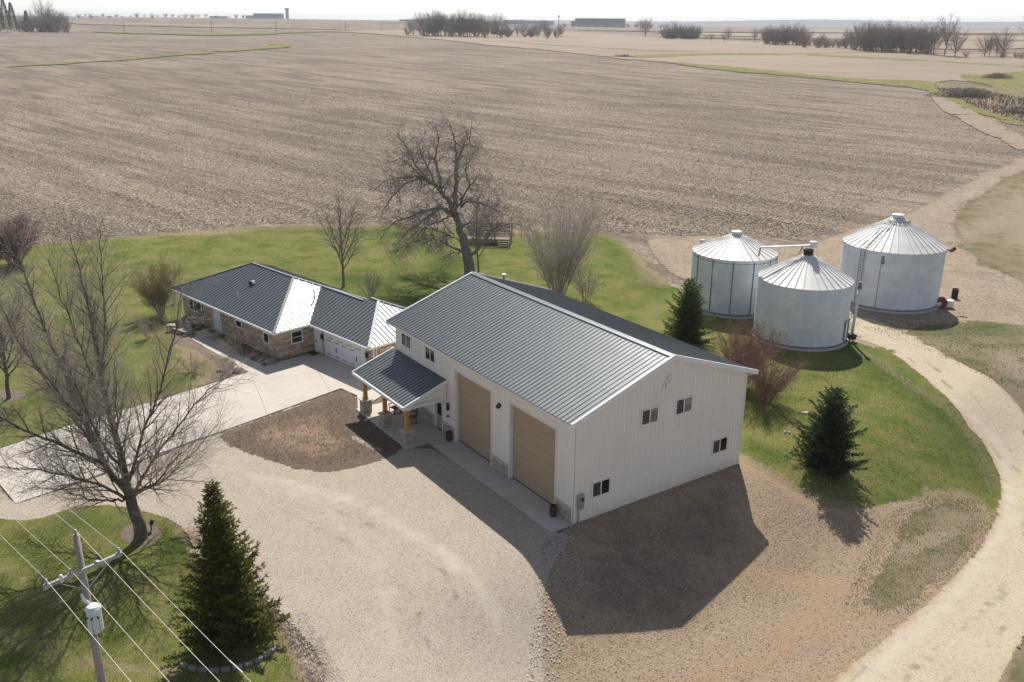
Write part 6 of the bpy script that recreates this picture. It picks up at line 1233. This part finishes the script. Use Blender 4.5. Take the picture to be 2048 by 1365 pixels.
def tufts(name,poly,dens,h,w,m,seed,kind='stuff',lay=.01,far=1.0):
    nr=np.random.RandomState(seed); pa=np.array(poly); lo=pa.min(0); hi=pa.max(0); A=(hi-lo).prod(); n=int(A*dens); P=lo+nr.rand(n,2)*(hi-lo); P=P[inpoly(P,poly)]; n=len(P)
    cl=.5+.5*np.sin(P[:,0]*.9+1.3*np.sin(P[:,1]*.6))*np.sin(P[:,1]*1.1+seed); P=P[nr.rand(n)<.35+.65*cl]; n=len(P)
    z=T(P[:,0],P[:,1])+lay; B=np.column_stack([P,z]); a=nr.rand(n)*6.28; hh=h*nr.uniform(.5,1.3,n); ww=w*nr.uniform(.6,1.3,n); s=np.stack([np.cos(a)*ww,np.sin(a)*ww,0*a],1); tip=B+np.stack([nr.normal(0,.45,n)*hh,nr.normal(0,.45,n)*hh,hh],1)
    V=np.stack([B-s,B+s,tip],1).reshape(-1,3); me=mesh_np(name,V,None,np.arange(3*n).reshape(-1,3)); return link(name,me,m,kind=kind,label=None)
FL=[(-29.42,42.38),(-25.37,41.82),(-23.2,43.65),(-20.9,43.62),(-17.77,42.12),(-16.23,40.25),(-15.74,38.0),(-10.37,33.84),(-7.63,28.94),(-20.7,26.47),(-28.39,35.72)]
props(tufts('grass',FL,130,.075,.012,M['blade'],1,lay=.03),'short green and straw grass on the lawn under the utility pole','grass')
RG=[(27.98,69.71),(30.35,61.98),(31.52,55.72),(30.46,50.98),(28.19,46.79),(24.76,48.42),(20.82,46.82),(17.64,46.13),(14.4,49.62),(15.38,53.55),(19.75,62.18),(24.03,66.3)]
props(tufts('grass',RG,70,.09,.02,M['blade'],2),'green grass between the barn and the curving dirt road','grass')
props(tufts('grass',[(-52.8,103.76),(-32.23,114.67),(11.05,110.94),(15.78,87.08),(10.41,79.7),(-6.35,90.47),(-12.19,80.25),(-19.83,90.84),(-34.47,91.23),(-43.09,81.0)],40,.06,.022,M['blade'],3),'green back lawn grass between house and field','grass')
props(tufts('weeds',[(137.91,309.16),(150.3,300.79),(153.37,279.9),(141.97,240.68),(122.5,206.24),(126.72,233.69),(129.27,263.0)],2.2,.9,.12,M['weeds'],4,lay=.05),'dry brown weeds round the brush heaps','weeds')
props(tufts('weeds',[(4.46,40.77),(13.19,47.05),(15.21,45.78),(19.06,45.08),(24.09,43.58),(18.31,37.32),(11.75,33.05),(2.13,31.14),(2.19,36.55)],26,.06,.03,M['straw'],5,lay=.03),'straw and dead weeds scattered over the bare slope','straw')
props(tufts('weeds',[(-10.15,33.84),(-8.71,32.29),(-7.34,29.5),(-8.29,28.4),(-9.69,31.02)],120,.10,.02,M['straw'],6,lay=.04),'dry brown stalks between the near spruce and the gravel','straw')
GB=[(21.94,46.62),(25.09,48.48),(28.01,48.84),(27.91,46.22),(26.15,43.55),(21.65,39.36),(19.6,37.5),(17.19,36.94),(16.41,38.15),(19.31,42.62)]
props(tufts('grass',GB,60,.08,.02,M['blade'],7),'patchy green grass on the bank inside the road bend','grass')
props(tufts('weeds',GB,70,.09,.02,M['straw'],8),'dead straw on the bank inside the road bend','straw')
props(tufts('weeds',RG,30,.08,.02,M['straw'],9),'dead straw among the green grass right of the barn','straw')
props(tufts('weeds',FL,45,.06,.012,M['straw'],10,lay=.03),'dead straw among the grass under the utility pole','straw')
props(tufts('weeds',[(29.89,76.27),(33.65,79.14),(38.64,76.06),(45.08,75.91),(47.86,69.38),(31.69,42.47),(36.85,60.21),(35.35,63.92),(33.64,69.59)],14,.12,.04,M['straw'],11),'dry grass right of the curving dirt road','straw')
props(tufts('grass',[(31.38,75.52),(38.96,76.77),(44.34,74.53),(47.86,69.38),(38.44,59.54),(36.13,63.96),(33.64,69.59)],14,.10,.04,M['blade'],12),'green grass right of the curving dirt road','grass')
props(tufts('weeds',[(-52.8,103.76),(-32.23,114.67),(11.05,110.94),(15.78,87.08),(10.41,79.7),(-6.35,90.47),(-12.19,80.25),(-19.83,90.84),(-34.47,91.23),(-43.09,81.0)],16,.05,.02,M['straw'],13),'straw flecks on the back lawn','straw')
def pebbles(name,poly,n,s0,s1,seed,label,m='pebble',lay=.03):
    nr=np.random.RandomState(seed); pa=np.array(poly); lo=pa.min(0); hi=pa.max(0); P=lo+nr.rand(n*2,2)*(hi-lo); P=P[inpoly(P,poly)][:n]; n=len(P); z=T(P[:,0],P[:,1])+lay; c=np.column_stack([P,z]); s=nr.uniform(0,1,n)**3*(s1-s0)+s0
    base=np.array([[1,0,0],[0,1,0],[-1,0,0],[0,-1,0],[0,0,1.0]]); J=nr.uniform(.6,1.2,(n,5,3)); V=c[:,None]+base[None]*J*s[:,None,None]; V[:,4,2]=c[:,2]+s*.8; f=np.array([[0,1,4],[1,2,4],[2,3,4],[3,0,4]]); Tr=(np.arange(n)[:,None,None]*5+f).reshape(-1,3)
    return link(name,mesh_np(name,V.reshape(-1,3),None,Tr),M[m],kind='stuff',label=label)
pebbles('stones',[(3.68,40.66),(13.19,47.05),(15.21,45.78),(19.06,45.08),(18.31,37.32),(11.75,33.05),(2.13,31.14),(2.19,36.55)],3000,.012,.05,1,'loose pale stones scattered over the bare slope')
pebbles('stones',[(1.62,40.49),(3.22,41.45),(3.63,38.29),(2.82,35.3),(1.93,31.4),(0.65,31.08),(1.23,36.37)],1600,.015,.06,2,'coarse gravel along the edge of the yard and slope',lay=.05)
pebbles('stones',[(-18.84,49.15),(-9.27,45.91),(-5.03,49.6),(1.6,40.06),(0.66,31.81),(-6.62,29.96),(-10.77,35.51),(-15.91,41.69)],2500,.01,.035,8,'loose stones scattered on the gravel yard')
pebbles('stones',[(-10.41,34.02),(-9.15,34.37),(-6.62,29.96),(-7.24,28.93)],2500,.015,.04,3,'coarse gravel right of the near spruce',lay=.05)
pebbles('stones',[(1.48,40.27),(2.64,40.56),(2.83,39.45),(1.81,38.95)],160,.03,.09,4,'small heap of white crushed stone off the apron corner',lay=.05)
pebbles('stones',[(-18.59,51.89),(-15.58,55.66),(-11.8,59.0),(-10.08,54.76),(-7.28,50.65),(-11.46,48.39),(-15.3,49.43)],3000,.02,.06,5,'clods on the bare topsoil bed',m='mulchclod' if 'mulchclod' in M else 'mat_brown',lay=.08)
def residue():
    nr=np.random.RandomState(9); n=240000; r=112+nr.rand(n)**1.5*190; th=nr.uniform(-.58,.56,n); x=r*np.sin(th); y=r*np.cos(th)
    k=(y>FE(x)); x,y=x[k],y[k]; n=len(x); z=T(x,y)-.02; a=nr.rand(n)*6.28; L=nr.uniform(.05,.22,n); w=nr.uniform(.015,.05,n); c=np.stack([x,y,z+nr.uniform(.02,.12,n)],1)
    d=np.stack([np.cos(a)*L,np.sin(a)*L,nr.uniform(-.04,.06,n)],1); s=np.stack([-np.sin(a)*w,np.cos(a)*w,nr.uniform(-.03,.03,n)],1)
    V=np.stack([c-d-s,c+d-s,c+d+s,c-d+s],1).reshape(-1,3); link('corn_residue',mesh_np('corn_residue',V,np.arange(4*n).reshape(-1,4)),M['straw'],kind='stuff',label='pale corn stalk litter over the near part of the big field')
fe=np.array([(-60.19,98.16),(-54.95,105.82),(-47.29,109.78),(-32.78,116.77),(-15.38,118.64),(3.75,116.45),(17.44,112.15),(29.7,110.89),(38.86,112.3),(52.67,132.41),(65.79,144.14),(86.18,168.11),(107.05,192.22),(157.81,261.3)])
def FE(x): return np.interp(x,fe[np.argsort(fe[:,0]),0],fe[np.argsort(fe[:,0]),1])
residue()
for r,_ in PROT:
    for c in list(r.children): bpy.data.objects.remove(c)
    bpy.data.objects.remove(r)
# ------------------------------------------------------------------ haze
HAZE=.00014
q=MB(); q.box(-8700,8700,-8700,8700,-4.5,75)
o=obj('haze',q,None,kind='stuff'); m=bpy.data.materials.new('haze'); m.use_nodes=True; t=m.node_tree; t.nodes.remove(t.nodes['Principled BSDF']); v=t.nodes.new('ShaderNodeVolumePrincipled'); v.inputs['Color'].default_value=(.86,.92,1,1); v.inputs['Density'].default_value=HAZE; v.inputs['Anisotropy'].default_value=.2
t.links.new(v.outputs[0],t.nodes['Material Output'].inputs['Volume']); o.data.materials.append(m)
